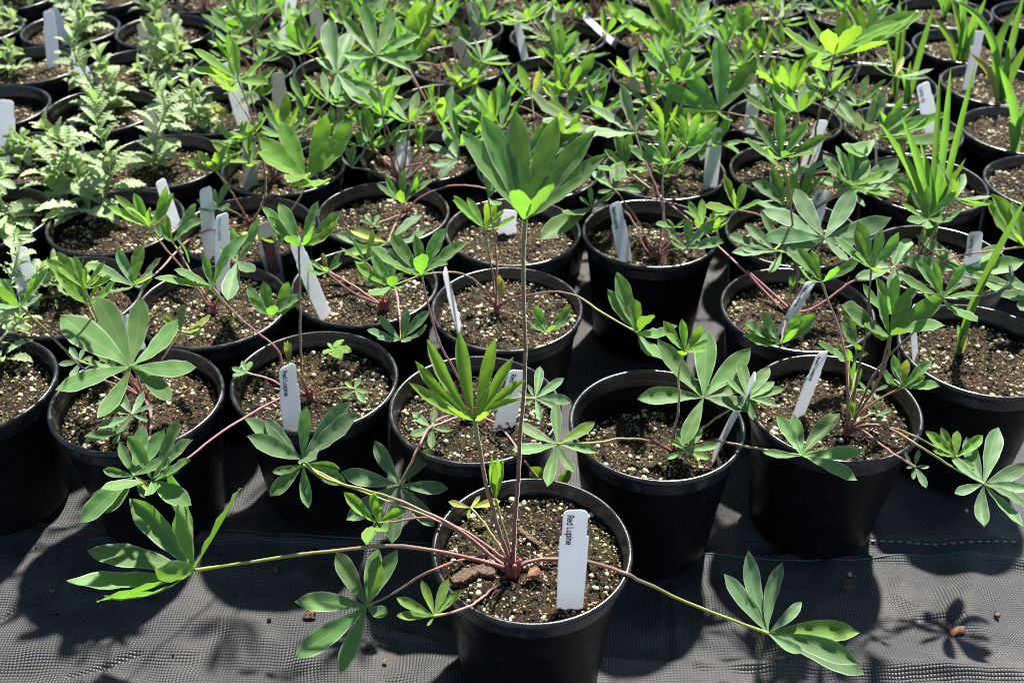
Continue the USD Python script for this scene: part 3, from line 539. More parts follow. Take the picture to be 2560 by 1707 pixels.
# ------------------------------------------------------------------ the lupines, plant by plant (f = 1: leaflet pointing towards the viewer)
LG = 'lupine plants in pots'
plant('p1', 'lupine_plant', 'P1', 'lupine in the front pot, with the tall middle fan leaf and long side stalks', crown_px=(1281, 1424), group=None)
crown('p1', 0.0075, 0.012)
L('p1', 'b3', (105, 428), [(1680, 1070, 0, 'a2'), (1840, 935, 0, 'a2'), (2120, 905, 0, 'a2'), (370, 950, 0, 'a3'), (680, 1065, 0, 'a3'), (765, 1262, 0, 'a3'), (615, 1432, 1, 'a3'), (2140, 175, 1, 'b2'), (330, 120, 1)],
  dy=0.012, st='olive', m='mature', via=[(2130, 1350, 'c2'), (2190, 700, 'c2'), (2215, 1400, 'b2'), (2185, 900, 'b2')], k=1.03, wr=0.115, r0=0.0017, r1=0.0014, fold=0.22, tws=0.03, bow=-0.02, cone=46, n=(0.05, -0.3, 0.95))
L('p1', 'c2', (1785, 690), [(1245, 375), (1300, 200), (1395, 25), (1655, 1330, 0, 'b2'), (1955, 10), (2105, 170), (2205, 350), (2160, 525, 1), (1560, 575, 1), (1925, 605, 1)],
  dy=-0.012, st='olive', m='young', via=[(1950, 1480), (1880, 1250), (1830, 950)], k=1.03, wr=0.088, fold=0.6, tws=0.05, r0=0.0018, r1=0.0015, cone=44)
bud('p1', q('c2', (1955, 1330)), q('c2', (1965, 1010)), dy=0.0, w=0.13)
L('p1', 'd1', (1570, 650), [(1060, 1325, 0, 'c1'), (1370, 1095, 0, 'c1'), (1445, 115, 1), (1965, 1240, 0, 'c1'), (710, 490), (545, 735), (850, 860, 1), (790, 900, 1), (1270, 640, 1)],
  z=0.105, st='green', m='mature', via=[(0, 580, 'd2'), (650, 490, 'd2'), (1000, 460, 'd2'), (1400, 480, 'd2'), (1800, 560, 'd2')][::-1], k=1.05, wr=0.14, r0=0.0017, r1=0.0013, n=(-0.6, -0.1, 0.8), cone=48)
L('p1', 'd2', (905, 940), [(655, 490), (1000, 465), (1000, 527, 1), (1155, 480), (315, 900), (320, 1355), (685, 1490), (1080, 1000, 1)], z=0.085, st='olive', flat=1, via=[(2040, 530), (1950, 520), (1700, 560), (1400, 680), (1080, 870)], wr=0.15, n=(-0.15, -0.5, 0.85))
L('p1', 'd2', (1455, 1020), [(1350, 725), (1570, 710), (1680, 800), (1145, 870), (1145, 1015), (1395, 1100), (1600, 850)], z=0.168, st='pink', m='young', flat=1, via=[(1940, 785), (1700, 920)], base=('d2', (1960, 775)), wr=0.13, r0=0.0009, n=(0, -0.5, 0.85))
L('p1', 'd3', (2090, 1160), [(1730, 675), (1930, 485), (2210, 580), (470, 900, 0, 'd4'), (945, 1155, 0, 'd4'), (985, 1495, 0, 'd4'), (940, 1412, 1, 'd4'), (1915, 850), (480, 1320, 1, 'd4')],
  z=0.06, m='blue', st='green', flat=1, via=[(60, 590), (200, 552), (370, 550), (610, 570), (900, 650), (1200, 790), (1600, 980)], wr=0.115, r0=0.0016, r1=0.0012, n=(0.1, -0.62, 0.78))
L('p1', 'c2', (375, 1005), [(1995, 670, 0, 'c1'), (75, 670), (410, 565), (770, 535), (845, 635), (2015, 815, 1, 'c1'), (490, 1005, 1)], z=0.185, m='blue', st='green', via=[(2010, 610, 'd2'), (1950, 560, 'd2'), (1800, 430, 'd2'), (1500, 250, 'd2'), (800, 1240), (420, 1060)], wr=0.155, r0=0.0016, r1=0.0012)
L('p1', 'c2', (385, 1050), [(115, 1305), (430, 1405), (740, 1195), (130, 1110), (690, 1085)], z=0.17, m='mature', st='green', flat=1, wr=0.165, r0=0.001, via=[(2010, 610, 'd2'), (1950, 570, 'd2'), (1800, 440, 'd2'), (1500, 258, 'd2'), (800, 1246)], n=(0, -0.75, 0.65))
L('p1', 'd2', (985, 265), [(715, 10), (960, 0, 1), (1030, 100, 1), (1218, 170, 1), (1075, 325), (900, 440)], z=0.15, m='young', st='pink', via=[(1970, 500), (1700, 290), (1440, 195), (1170, 240)], wr=0.17, r0=0.0011, fold=0.6)
L('p1', 'c2', (1750, 1400), [(1570, 1350), (1830, 1300), (2000, 1345), (1735, 1490)], z=0.166, m='yellow', st='green', flat=1, via=[(1950, 350, 'd2')], r0=0.001, wr=0.16)

plant('p2', 'lupine_plant', 'P2', 'lupine in the pot with deep sunken soil, with a small pale young leaf on top', crown_px=q('c3', (1330, 960)), group=None)
crown('p2', 0.004, 0.009)
L('p2', 'c3', (1565, 500), [(1185, 25), (1590, -45), (1950, 100), (1020, 515), (1395, 890), (2025, 590), (1975, 355)], dy=0.0, m='mature', st='green', flat=1, wr=0.155, n=(0, -0.5, 0.87))
L('p2', 'c3', (1410, 130), [(1235, 1245, 0, 'b3'), (1385, 1230, 0, 'b3'), (1555, 1290, 0, 'b3'), (1625, 1410, 0, 'b3'), (1595, 1485, 1, 'b3'), (1395, 1495, 1, 'b3'), (1250, 1345, 0, 'b3')], dy=-0.03, m='young', st='green', via=[(1330, 800), (1365, 600), (1375, 300)], wr=0.15)
L('p2', 'c3', (1930, 510), [(1740, 330), (1855, 185), (2105, 255), (2145, 370), (2230, 425), (2175, 575), (1975, 690)], z=0.20, m='mature', st='green', flat=1, via=[(1450, 850), (1550, 770), (1800, 600)], wr=0.14)
L('p2', 'c3', (375, 880), [(40, 705), (355, 550), (680, 700), (0, 930), (705, 945), (290, 1230), (515, 1110)], z=0.182, m='mature', st='green', flat=1, via=[(1150, 860), (900, 830), (600, 862)], wr=0.145)
L('p2', 'c3', (1420, 930), [(1275, 845), (1350, 750), (1550, 740), (1690, 885), (1615, 1000), (1415, 1010), (1255, 1000)], z=0.16, m='mature', st='green', flat=1, wr=0.15, r0=0.0009)
L('p2', 'c4', (470, 975), [(265, 635), (405, 640), (780, 630), (985, 940), (635, 925, 1), (150, 945), (925, 1180)], z=0.175, m='mature', st='green', via=[(1480, 890, 'c3'), (1700, 880, 'c3'), (2000, 940, 'c3'), (150, 945)], flat=1, wr=0.14)

plant('p3', 'lupine_plant', 'P3', 'bushy lupine with many dark upright stalks, right of the sunken-soil pot', crown_px=q('c4', (840, 790)), group=None)
crown('p3', 0.004, 0.009)
L('p3', 'b4', (1190, 1370), [(800, 1125), (785, 1185), (1090, 1000), (1355, 1000), (1630, 1045), (1645, 1288), (985, 1282, 1), (1000, 1300, 1), (1365, 1325, 1)], dy=-0.02, m='mature', st='olive', via=[(880, 690, 'c4'), (1000, 500, 'c4'), (1130, 150, 'c4')], wr=0.165)
L('p3', 'b4', (1215, 1200), [(970, 945), (1075, 890), (1245, 870), (1430, 945), (1340, 1000), (1180, 1050, 1)], dy=0.01, m='mature', st='olive', via=[(890, 690, 'c4'), (1040, 480, 'c4'), (1180, 100, 'c4')])
L('p3', 'b4', (1040, 820), [(735, 560), (905, 500), (930, 430), (1120, 500), (1265, 525), (905, 700, 1), (1150, 838, 1)], dy=0.02, m='mature', st='olive', via=[(870, 600, 'c4'), (950, 250, 'c4'), (1000, 1350), (1035, 1000)], wr=0.15)
L('p3', 'b4', (1620, 1060), [(1245, 865), (1395, 755), (1550, 770), (1805, 780), (1840, 915, 1), (1925, 1045), (1905, 1255), (1465, 995, 1)], z=0.29, m='mature', st='olive', via=[(930, 600, 'c4'), (1150, 190, 'c4'), (1380, 1340)], wr=0.15)
L('p3', 'b4', (635, 930), [(420, 650), (550, 670), (760, 800, 1), (460, 805, 1), (945, 750), (350, 690)], dy=0.05, m='mature', st='pink', via=[(850, 600, 'c4'), (850, 300, 'c4'), (790, 1350), (700, 1100)])
L('p3', 'c4', (1300, 420), [(1130, 290), (1205, 240, 1), (1215, 150), (1330, 190), (1540, 200), (1485, 325, 1), (1600, 405)], z=0.19, m='mature', st='olive', via=[(900, 700), (1000, 600)], wr=0.17)
L('p3', 'c4', (1960, 1205), [(1690, 985), (1815, 820), (2075, 745), (2320, 1040), (1720, 1285), (1965, 1555), (2285, 1560), (2330, 1250), (2330, 1410)], z=0.14, m='blue', st='green', flat=1, via=[(920, 740), (1050, 715), (1200, 750), (1400, 860), (1700, 1050)], wr=0.15)
L('p3', 'c4', (1740, 985), [(1480, 775), (1610, 745), (1740, 770), (1950, 810), (1540, 930), (1890, 1080)], z=0.15, m='young', st='green', flat=1, via=[(920, 760), (1100, 735), (1300, 770), (1600, 920)], wr=0.17, n=(0, -0.6, 0.8))
L('p3', 'c4', (1395, 1065), [(1310, 945), (1430, 925), (1515, 1065), (1325, 1075), (1490, 1240), (1380, 1170)], z=0.15, m='blue', st='pink', flat=1, via=[(860, 752), (1100, 850), (1290, 970)], wr=0.17, r0=0.0009)
L('p3', 'c4', (1070, 635), [(1000, 545), (1110, 525), (1215, 605), (1160, 650)], z=0.16, m='blue', st='olive', wr=0.16, r0=0.0009)
L('p3', 'c4', (1050, 455), [(930, 370), (1060, 360), (900, 445), (1180, 405), (1110, 520)], dy=0.03, m='blue', st='olive', wr=0.15, r0=0.0009)
L('p3', 'c4', (855, 205), [(720, 120), (860, 110, 1), (1015, 140), (605, 60), (780, 60)], dy=0.06, m='mature', st='olive', wr=0.17)
L('p3', 'b4', (920, 1470), [(800, 1240), (860, 1230), (935, 1440, 1)], dy=0.08, m='mature', st='olive', wr=0.19)
bud('p3', q('c4', (885, 470)), q('c4', (925, 225)), dy=0.0, m='mature', w=0.15)
bud('p3', q('c4', (885, 680)), q('c4', (892, 520)), dy=-0.03, m='young', w=0.15)

plant('p4', 'lupine_plant', 'P4', 'lupine behind the tall middle stalk with one grey-green flat leaf hanging over the pot front', crown_px=q('c2', (1760, 640)), group=None)
crown('p4', 0.004, 0.009)
L('p4', 'b2', (1355, 875), [(930, 645), (1100, 535), (1300, 545), (1540, 490), (1725, 605), (1570, 787, 1), (1360, 700, 1), (1145, 805, 1), (960, 680)], dy=0.03, m='mature', st='pink', via=[(1640, 300, 'c2'), (1550, 1510), (1400, 1080)], wr=0.155)
L('p4', 'c2', (1175, 1215), [(970, 850), (1425, 915), (1575, 1245), (695, 1110), (737, 1500), (1110, 430, 0, 'd2'), (1460, 1555)], z=0.14, m='blue', st='pink', flat=1, via=[(1560, 650), (1280, 980)], wr=0.16, n=(0, -0.7, 0.7))
L('p4', 'c2', (1435, 745), [(1280, 625), (1460, 590), (1600, 770), (1255, 810), (1435, 920)], z=0.165, m='mature', st='pink', flat=1, wr=0.18, r0=0.0009)
L('p4', 'c3', (190, 510), [(230, 245), (425, 340), (490, 535), (395, 600), (230, 695), (60, 570), (40, 450), (130, 390)], z=0.195, m='blue', st='pink', flat=1, wr=0.145)
L('p4', 'c3', (330, 1290), [(480, 1088), (575, 1290), (145, 1070), (370, 1240)], z=0.11, m='young', st='pink', flat=1, via=[(1930, 690, 'c2'), (2130, 900, 'c2'), (2260, 1065, 'c2')], wr=0.19, n=(0, -0.7, 0.7))

plant('p5', 'lupine_plant', 'P5', 'lupine with one straight dark upright stalk and a pink stalk reaching far left', crown_px=q('c2', (440, 495)), group=None)
crown('p5', 0.004, 0.009)
L('p5', 'b2', (350, 640), [(45, 310), (105, 395), (185, 285), (510, 265), (700, 350), (665, 445, 1), (470, 475, 1), (260, 555, 1)], dy=0.0, m='mature', st='olive', via=[(400, 400, 'c2'), (362, 1480), (345, 900)], wr=0.15)
L('p5', 'b1', (1735, 975), [(1260, 900), (1420, 830), (1670, 710), (1885, 720, 1), (2030, 540)], dy=0.03, m='mature', st='pink', via=[(400, 480, 'c2'), (200, 200, 'c2'), (2290, 1560), (2000, 1250)], wr=0.15)
L('p5', 'c1', (1240, 1175), [(1470, 665), (1580, 845), (1380, 990, 1), (1555, 1010), (1562, 1385), (1040, 810), (1240, 1290, 1), (820, 1250)], z=0.175, m='mature', st='pink', via=[(400, 480, 'c2'), (230, 490, 'c2'), (0, 610, 'c2'), (2000, 660), (1600, 950)], wr=0.14, n=(-0.2, -0.3, 0.9), k=1.02)
L('p5', 'c2', (800, 430), [(725, 370), (855, 335), (920, 460), (885, 545), (705, 510)], z=0.158, m='mature', st='red', flat=1, wr=0.17, r0=0.0009)
L('p5', 'c1', (2010, 300), [(2055, 205), (1890, 260), (1900, 330), (1980, 200)], z=0.165, m='mature', st='pink', flat=1, wr=0.2, r0=0.0009, via=[(230, 400, 'c2'), (100, 330, 'c2')])
bud('p5', q('c2', (270, 220)), q('c2', (250, 45)), dy=-0.02, m='yellow', w=0.13)
bud('p5', q('c2', (265, 225)), q('c2', (262, 60)), dy=-0.02, m='mature', w=0.1)

plant('p6', 'lupine_plant', 'P6', 'lupine with the large flat leaf, another leaf falling over its pot rim', crown_px=q('c1', (1180, 520)), group=None)
crown('p6', 0.004, 0.009)
L('p6', 'c1', (1070, 245), [(490, 1205, 0, 'b1'), (790, 1050, 0, 'b1'), (1145, 1045, 0, 'b1'), (1450, 1230, 0, 'b1'), (450, 440), (795, 670), (1400, 520), (1605, 255)], z=0.225, m='mature', st='olive', flat=1, wr=0.15, n=(0, -0.42, 0.9), fold=0.1, r0=0.0014)
L('p6', 'b1', (690, 985), [(375, 745), (470, 680), (610, 715), (860, 765), (910, 895, 1), (830, 865, 1), (690, 812, 1), (465, 785)], dy=0.02, m='young', st='red', via=[(1050, 330, 'c1'), (970, 1560), (850, 1350)], wr=0.14)
L('p6', 'b1', (712, 1110), [(440, 840), (510, 900, 1), (940, 935), (830, 940, 1), (600, 830)], dy=0.05, m='young', st='red', wr=0.17)
L('p6', 'c1', (1095, 1140), [(975, 870), (1170, 728), (1345, 760), (1380, 990), (840, 1090), (722, 1360), (862, 1450), (1235, 1270), (655, 1525), (1180, 1320)], z=0.18, m='mature', st='pink', flat=1, via=[(1235, 620), (1215, 800)], wr=0.15, n=(-0.1, -0.6, 0.8))
L('p6', 'c1', (1080, 640), [(945, 435), (1168, 450), (1265, 565), (1215, 690), (950, 800), (790, 745), (805, 530)], z=0.20, m='blue', st='pink', flat=1, wr=0.155)
L('p6', 'c1', (990, 785), [(685, 820), (920, 885), (1080, 800), (830, 700)], z=0.172, m='mature', st='pink', flat=1, wr=0.16)
L('p6', 'b1', (165, 1130), [(-120, 925), (0, 900), (5, 965, 1), (-110, 1115), (290, 895), (400, 815), (340, 1038, 1)], dy=0.03, m='mature', st='red', via=[(1020, 420, 'c1'), (730, 300, 'c1'), (600, 1560), (350, 1300)], wr=0.15)
L('p6', 'c1', (650, 205), [(570, 90), (475, 230), (690, 100), (760, 170), (570, 330)], z=0.175, m='blue', st='green', wr=0.18, flat=1, r0=0.0009)
L('p6', 'b1', (1480, 1340), [(1330, 1200), (1510, 1112), (1722, 1208), (1650, 1310), (1400, 1260)], dy=0.06, m='blue', st='olive', wr=0.18)
L('p6', 'c1', (940, 250), [(860, 50), (780, 130), (690, 185), (920, 60), (980, 130)], z=0.19, m='mature', st='red', wr=0.14)

plant('p7', 'lupine_plant', 'P7', 'lupine with two dark red stalks close behind the tall middle stalk', crown_px=q('b2', (1965, 1160)), group=None)
crown('p7', 0.004, 0.009)
L('p7', 'b2', (1865, 495), [(1605, 262), (1612, 225), (1722, 240), (1890, 275, 1), (1955, 285), (2120, 400), (2030, 350)], dy=0.02, m='young', st='red', via=[(1945, 950), (1900, 650)], wr=0.14)
L('p7', 'b2', (1110, 965), [(808, 770), (950, 680), (1090, 650), (1205, 850), (930, 1035), (1165, 985), (1110, 878, 1), (835, 860)], z=0.20, m='mature', st='green', via=[(1920, 1080), (1750, 900), (1550, 850), (1300, 895)], wr=0.16)
L('p7', 'b3', (1025, 1345), [(780, 990), (855, 850), (1000, 1070, 1), (1130, 1200, 1), (1355, 1290), (1185, 1370, 1), (1235, 1560)], z=0.185, m='mature', st='green', via=[(2000, 1110, 'b2'), (2287, 1025, 'b2'), (250, 1015), (460, 1010), (700, 1130)], wr=0.15)
L('p7', 'b3', (285, 1340), [(135, 1245), (185, 1120), (370, 1280, 1), (488, 1120), (492, 1215), (200, 1270)], z=0.175, m='mature', st='green', wr=0.16, r0=0.0009)
L('p7', 'b2', (1900, 250), [(1890, -40), (1960, 150), (2000, 300)], dy=0.0, m='mature', st='olive', via=[(1960, 900), (1935, 500)], wr=0.13)
L('p7', 'b2', (1990, 1060), [(1985, 870), (2015, 910)], dy=0.0, m='yellow', st='green', wr=0.16, fold=0.5)

plant('p8', 'lupine_plant', 'P8', 'lupine in the pot above the dark gap, thin red stalks spreading from one point', crown_px=q('b3', (1195, 730)), group=None)
crown('p8', 0.004, 0.009)
L('p8', 'a3', (1250, 1345), [(945, 1185), (960, 1225), (1045, 1150), (1215, 1105), (1370, 1140), (1560, 1195), (1250, 1300, 1)], dy=0.0, m='mature', st='red', via=[(1200, 680, 'b3'), (1225, 300, 'b3'), (1240, 0, 'b3')], wr=0.13)
L('p8', 'b3', (1430, 650), [(1250, 480), (1440, 405), (1660, 435), (1735, 610), (1300, 600, 1)], z=0.185, m='blue', st='red', wr=0.16)
L('p8', 'b3', (830, 170), [(690, 90), (1090, 155), (1060, 205), (640, 20), (900, -60), (840, -40), (700, 200)], dy=0.03, m='mature', st='red', via=[(1170, 700), (1050, 450), (950, 300)], flat=1, wr=0.15)
L('p8', 'b3', (650, 320), [(225, 590), (640, 150), (550, 235), (845, 195), (420, 370), (760, 250)], dy=0.0, m='mature', st='pink', via=[(1160, 720), (1000, 480), (880, 330)], wr=0.13)
L('p8', 'a3', (1005, 1085), [(620, 870), (890, 690), (1090, 850), (1165, 1110), (595, 1085)], dy=0.06, m='pale', st='pink', via=[(1210, 700, 'b3'), (1250, 480, 'b3'), (1110, 0, 'b3')], wr=0.155, n=(0.1, -0.2, 0.95))
L('p8', 'b3', (1330, 480), [(1170, 460), (1260, 420), (1420, 420), (1400, 480)], z=0.18, m='mature', st='green', wr=0.16, r0=0.001)
fill('p8', 2, (0.03, 0.045))

plant('p9', 'lupine_plant', 'P9', 'lupine with the flat star leaf of eight leaflets and a brown stalk rising past it', crown_px=q('b4', (380, 1160)), group=None)
crown('p9', 0.004, 0.009)
L('p9', 'b4', (655, 575), [(145, 345), (415, 165), (905, 165), (1205, 405), (150, 572), (340, 680), (860, 760), (940, 600)], dy=0.02, m='blue', st='olive', flat=1, wr=0.15, n=(0, -0.55, 0.83), fold=0.1)
L('p9', 'a4', (310, 1290), [(5, 1130), (80, 950), (290, 888), (525, 980), (685, 1105), (600, 1255), (190, 1205, 1), (400, 1258, 1)], dy=0.04, m='mature', st='olive', via=[(430, 1000, 'b4'), (430, 800, 'b4'), (395, 450, 'b4'), (335, 20, 'b4')], wr=0.14, r0=0.0014)
L('p9', 'b4', (300, 1430), [(0, 1370), (0, 1265), (140, 1180), (430, 1305, 1), (590, 1188), (150, 1320, 1), (470, 1180)], z=0.175, m='mature', st='olive', wr=0.17)
L('p9', 'a3', (930, 1385), [(750, 1220), (850, 1050), (960, 1080), (840, 1480), (1100, 1400), (700, 1380), (1020, 1320)], dy=0.25, m='mature', st='pink', via=[(0, 820, 'b4'), (2220, 1170, 'b3'), (1700, 640, 'b3'), (1230, 240, 'b3')], wr=0.15)
L('p9', 'b4', (1230, 810), [(1250, 660), (1360, 580), (900, 920), (1180, 1000), (1310, 880), (1050, 760)], z=0.2, m='blue', st='pink', via=[(480, 1180), (800, 1000)], flat=1, wr=0.16)
bud('p9', q('b4', (380, 1040)), q('b4', (402, 870)), dy=0.0, m='mature', w=0.14)
L('p9', 'b4', (520, 960), [(440, 930), (460, 900), (600, 920), (560, 880)], z=0.2, m='mature', st='olive', wr=0.16, r0=0.001)

plant('p10', 'lupine_plant', 'P10', 'small upright lupine on the mossy soil of the open pot left of centre', crown_px=q('b2', (1215, 375)), group=None)
crown('p10', 0.004, 0.009)
L('p10', 'b2', (1210, 280), [(985, 130), (1060, 60), (1210, 0), (1370, 15), (1455, 90), (1320, 68, 1), (1180, 180, 1)], dy=0.0, m='mature', st='red', wr=0.13)
L('p10', 'b2', (1080, 610), [(640, 535), (765, 505), (1395, 505), (720, 705), (1360, 385), (1300, 590)], z=0.19, m='blue', st='olive', flat=1, wr=0.12)
L('p10', 'b2', (955, 468), [(860, 420), (890, 375), (1005, 378), (1020, 478), (930, 490)], z=0.155, m='mature', st='red', flat=1, wr=0.16, r0=0.001)
L('p10', 'b2', (1960, 195), [(2100, 100), (1850, 60), (2000, 40)], dy=0.03, m='mature', st='pink', via=[(1250, 330), (1450, 180), (1650, 140)], wr=0.15)

plant('p11', 'lupine_plant', 'P11', 'lupine rooted beside the narrow slanting tag, red stalk running to the upper left', crown_px=q('b2', (1050, 1130)), group=None)
crown('p11', 0.006, 0.01)
L('p11', 'b2', (200, 600), [(-10, 510, 1), (100, 400), (215, 420), (-130, 535), (40, 570, 1)], dy=0.07, m='young', st='pink', via=[(850, 1000), (500, 800)], wr=0.16)
L('p11', 'b2', (580, 850), [(430, 750), (540, 690), (700, 690), (705, 775), (400, 822), (560, 810, 1)], z=0.2, m='mature', st='pink', via=[(950, 1080), (700, 940)], wr=0.16)
L('p11', 'b2', (1185, 1400), [(905, 1325), (1005, 1200), (1230, 1130), (1418, 1165), (1400, 1275), (1265, 1410, 1), (990, 1395, 1)], z=0.165, m='blue', st='pink', via=[(1120, 1000), (1180, 1240)], wr=0.14, base=('b2', (1060, 1110)))
fill('p11', 1, (0.03, 0.04))

plant('pm', 'lupine_plant', 'M', 'lupine with fallen grass blade, behind the heap of perlite', crown_px=q('b1', (1745, 1160)), group=None)
crown('pm', 0.004, 0.009)
L('pm', 'b2', (125, 1205), [(60, 925), (265, 925), (385, 1050), (335, 1105, 1), (120, 1125, 1), (-75, 960), (-60, 1060, 1)], z=0.19, m='mature', st='pink', wr=0.17)
L('pm', 'b1', (1215, 480), [(935, 220), (1095, 205), (1215, 325, 1), (1380, 320, 1), (1360, 150), (1420, 200), (875, 315), (1030, 330, 1)], dy=0.03, m='young', st='red', via=[(1700, 1120), (1600, 980), (1400, 720)], wr=0.14)
L('pm', 'b1', (1410, 605), [(1300, 440), (1600, 290), (1620, 380, 1), (1250, 480), (1665, 430), (1360, 380)], dy=0.08, m='mature', st='red', wr=0.16)
L('pm', 'b1', (1940, 760), [(2110, 410), (2060, 600), (1890, 480), (2080, 850), (1860, 1085), (1780, 640)], dy=0.02, m='blue', st='olive', wr=0.13)
for a, b_ in [((1420, 560), (1545, 770)), ((1710, 980), (1920, 1270)), ((1810, 990), (1900, 1270))]:
    pl = PLANTS['pm']; yy = POTS['M'][0][1] - 0.01
    A, B = on_y(q('b1', b_), yy), on_y(q('b1', a), yy); A = clear(A, 'M')
    P = spline([A, (A + B) / 2 + [0.003, 0, 0.002], B], 12)
    v, f, uv = strip(P, [RT] * 12, [np.array([0, -0.8, 0.6])] * 12, 0.0011, SWORD(np.linspace(0, 1, 12)), 0.3, 3)
    obj('grass_blade', (loc(v, pl), f), M['iris'], pl['root'], smooth=True, uv=uv)

plant('pn', 'lupine_plant', 'N', 'tall lupine behind the dark picture tag, brown stalks leaning left', crown_px=q('b1', (2045, 470)), group=None)
crown('pn', 0.004, 0.009)
L('pn', 'a1', (1770, 1400), [(1490, 1330), (1520, 1295), (1610, 1230), (1760, 1240, 1), (1870, 1180), (1900, 1270), (1700, 1320, 1)], dy=-0.02, m='young', st='green', via=[(2000, 380, 'b1'), (1900, 200, 'b1')], wr=0.14)
L('pn', 'a1', (1945, 655), [(1575, 400), (1900, 320), (2190, 400), (1535, 580), (2195, 690), (1710, 540, 1), (1850, 705, 1)], dy=0.06, m='young', st='olive', via=[(2140, 300, 'b1'), (2145, 0, 'b1'), (2100, 1150), (2000, 800)], wr=0.14)
L('pn', 'b1', (1090, 960), [(955, 660), (1160, 620), (1320, 730), (715, 780), (1225, 905, 1), (870, 1020), (1240, 880)], z=0.215, m='blue', st='pink', via=[(1750, 500), (1600, 560), (1400, 740), (1220, 910)], wr=0.16, n=(0, -0.2, 1))
L('pn', 'b2', (410, 95), [(25, 1125, 0, 'a2'), (200, 990, 0, 'a2'), (580, 930, 0, 'a2'), (790, 985, 0, 'a2'), (10, 1245, 0, 'a2'), (380, 1535, 1, 'a2'), (290, 1500, 1, 'a2'), (560, 1480, 1, 'a2')], dy=0.02, m='young', st='olive', via=[(150, 420), (330, 280)], wr=0.17, fold=0.15, k=1.04)
L('pn', 'b1', (1770, 330), [(1600, 260), (1750, 170), (1870, 120), (1880, 320), (1620, 340)], z=0.2, m='blue', st='green', wr=0.17)

# plants of the farther rows
FAR = [('pn3', 'N3', 'lupine with red-brown stalks behind a white tag, above centre left', (1000, 470)), ('pw2', 'W2', 'lupine with several red stalks rising from a dark hollow, above centre', (1085, 300)), ('pu', 'U', 'tall lupine with the big bright fan leaf at the upper right', (2005, 445)),
       ('pv', 'V', 'lupine behind the tag striped by shadow, right of centre', None), ('pw3', 'W3', 'lupine with a small upright leaf in front of the shaded pot, top centre', None), ('pw4', 'W4', 'lupine with the big dark star leaf and one curled leaflet, upper right', None),
       ('pw5', 'W5', 'lupine with reddish-edged young leaves left of the farther Candy Lily tag', None), ('pn4', 'N4', 'lupine hidden behind the large middle fan leaf', None), ('ps', 'S', 'lupine with dark leaf and water drop below the flat star leaf', None), ('pq4', 'W6', 'lupine with grey-green leaf pointing up before the farther Candy Lily pot', (2150, 350)),
       ('pr1', 'R1', 'lupine whose dark broad leaves surround the nearest Candy Lily tag', (2290, 680)), ('pn2', 'N2', 'dark leaved lupine behind the large bright fan leaf, left of centre', None), ('px2', 'X2', 'lupine behind two overlapping star leaves, upper left of centre', None), ('px1', 'X1', 'lupine behind the bright white tag, upper left', None),
       ('px3', 'X3', 'lupine with the broad pale upright leaf near the top centre', None), ('px4', 'X4', 'lupine with a small upright leaf right of the glaring tag', None), ('px5', 'X5', 'lupine with broad bright leaflets beside a narrow grey tag, top right', None), ('px6', 'X6', 'lupine shaded by the big bright fan leaf, upper right', None),
       ('py3', 'Y3', 'lupine with a narrow leaf before the crumpled grey tag', None), ('py4', 'Y4', 'lupine at the top centre beside the slanting thin tag', None), ('py5', 'Y5', 'lupine with the widest bright fan leaf at the top', None), ('py6', 'Y6', 'lupine with pink stalks crossing at the top right', None), ('py7', 'Y7', 'lupine with small grey-green star leaf at the top right', None),
       ('py1', 'Y1', 'lupine with small grey-green leaves beside the sun-bleached tag', None), ('py2', 'Y2', 'lupine with bright small leaf at the top, left of centre', None), ('pz4', 'Z4', 'lupine cut by the top edge, left of centre', None), ('pz5', 'Z5', 'lupine cut by the top edge just left of the middle', None), ('pz6', 'Z6', 'lupine cut by the top edge just right of the middle', None),
       ('pz7', 'Z7', 'lupine cut by the top edge behind the widest fan leaf', None), ('pz9', 'Z9', 'lupine cut by the top edge behind the right bright fan leaf', None), ('pz3', 'Z3', 'lupine with one fan leaf at the top, left quarter', None), ('pw1', 'W1', 'dark leaved lupine in the shade, upper left of centre', None)]
for k, pot, lab, cp in FAR:
    plant(k, 'lupine_plant', pot, lab, crown_px=cp)
    crown(k, 0.004, 0.009)
L('pn3', 'a2', (985, 455), [(695, 440), (712, 140), (870, 20), (1125, 75), (1335, 290), (1372, 445), (1265, 575), (965, 628)], dy=-0.02, m='mature', st='red', via=[(1120, 1350), (1040, 1000), (985, 660)], flat=1, wr=0.12, n=(0, -0.6, 0.8))
L('pn3', 'a2', (660, 600), [(600, 145), (780, 260), (505, 470), (660, 800), (965, 890), (978, 740), (890, 440)], dy=0.03, m='blue', st='red', via=[(1060, 1350), (880, 1000), (730, 830)], flat=1, wr=0.14)
L('pn3', 'a2', (960, 1210), [(800, 880), (880, 860), (1240, 1005), (1315, 1070), (1015, 1110, 1), (840, 1130)], dy=-0.02, m='mature', st='red', wr=0.13)
L('pn3', 'a2', (930, 960), [(1145, 690), (1290, 810), (1120, 985), (760, 930), (820, 780)], dy=0.05, m='blue', st='red', wr=0.15)
L('pn3', 'a2', (1660, 1310), [(1410, 1180), (1540, 1050), (1420, 1345), (1500, 1475), (1625, 1240)], z=0.2, m='blue', st='pink', via=[(1180, 1420), (1400, 1340)], flat=1, wr=0.16)
L('pn3', 'a2', (780, 1370), [(740, 1200), (800, 1180), (700, 1290), (860, 1260)], z=0.19, m='blue', st='red', wr=0.16)
bud('pn3', q('a2', (1320, 1230)), q('a2', (1350, 1010)), dy=0.0, m='mature', w=0.22)
fill('pn3', 5, (0.045, 0.06))
L('pw2', 'a2', (1800, 1090), [(1470, 790), (1600, 760), (1800, 680), (1995, 690), (1830, 900, 1), (1900, 1010)], dy=-0.08, m='mature', st='pink', wr=0.16)
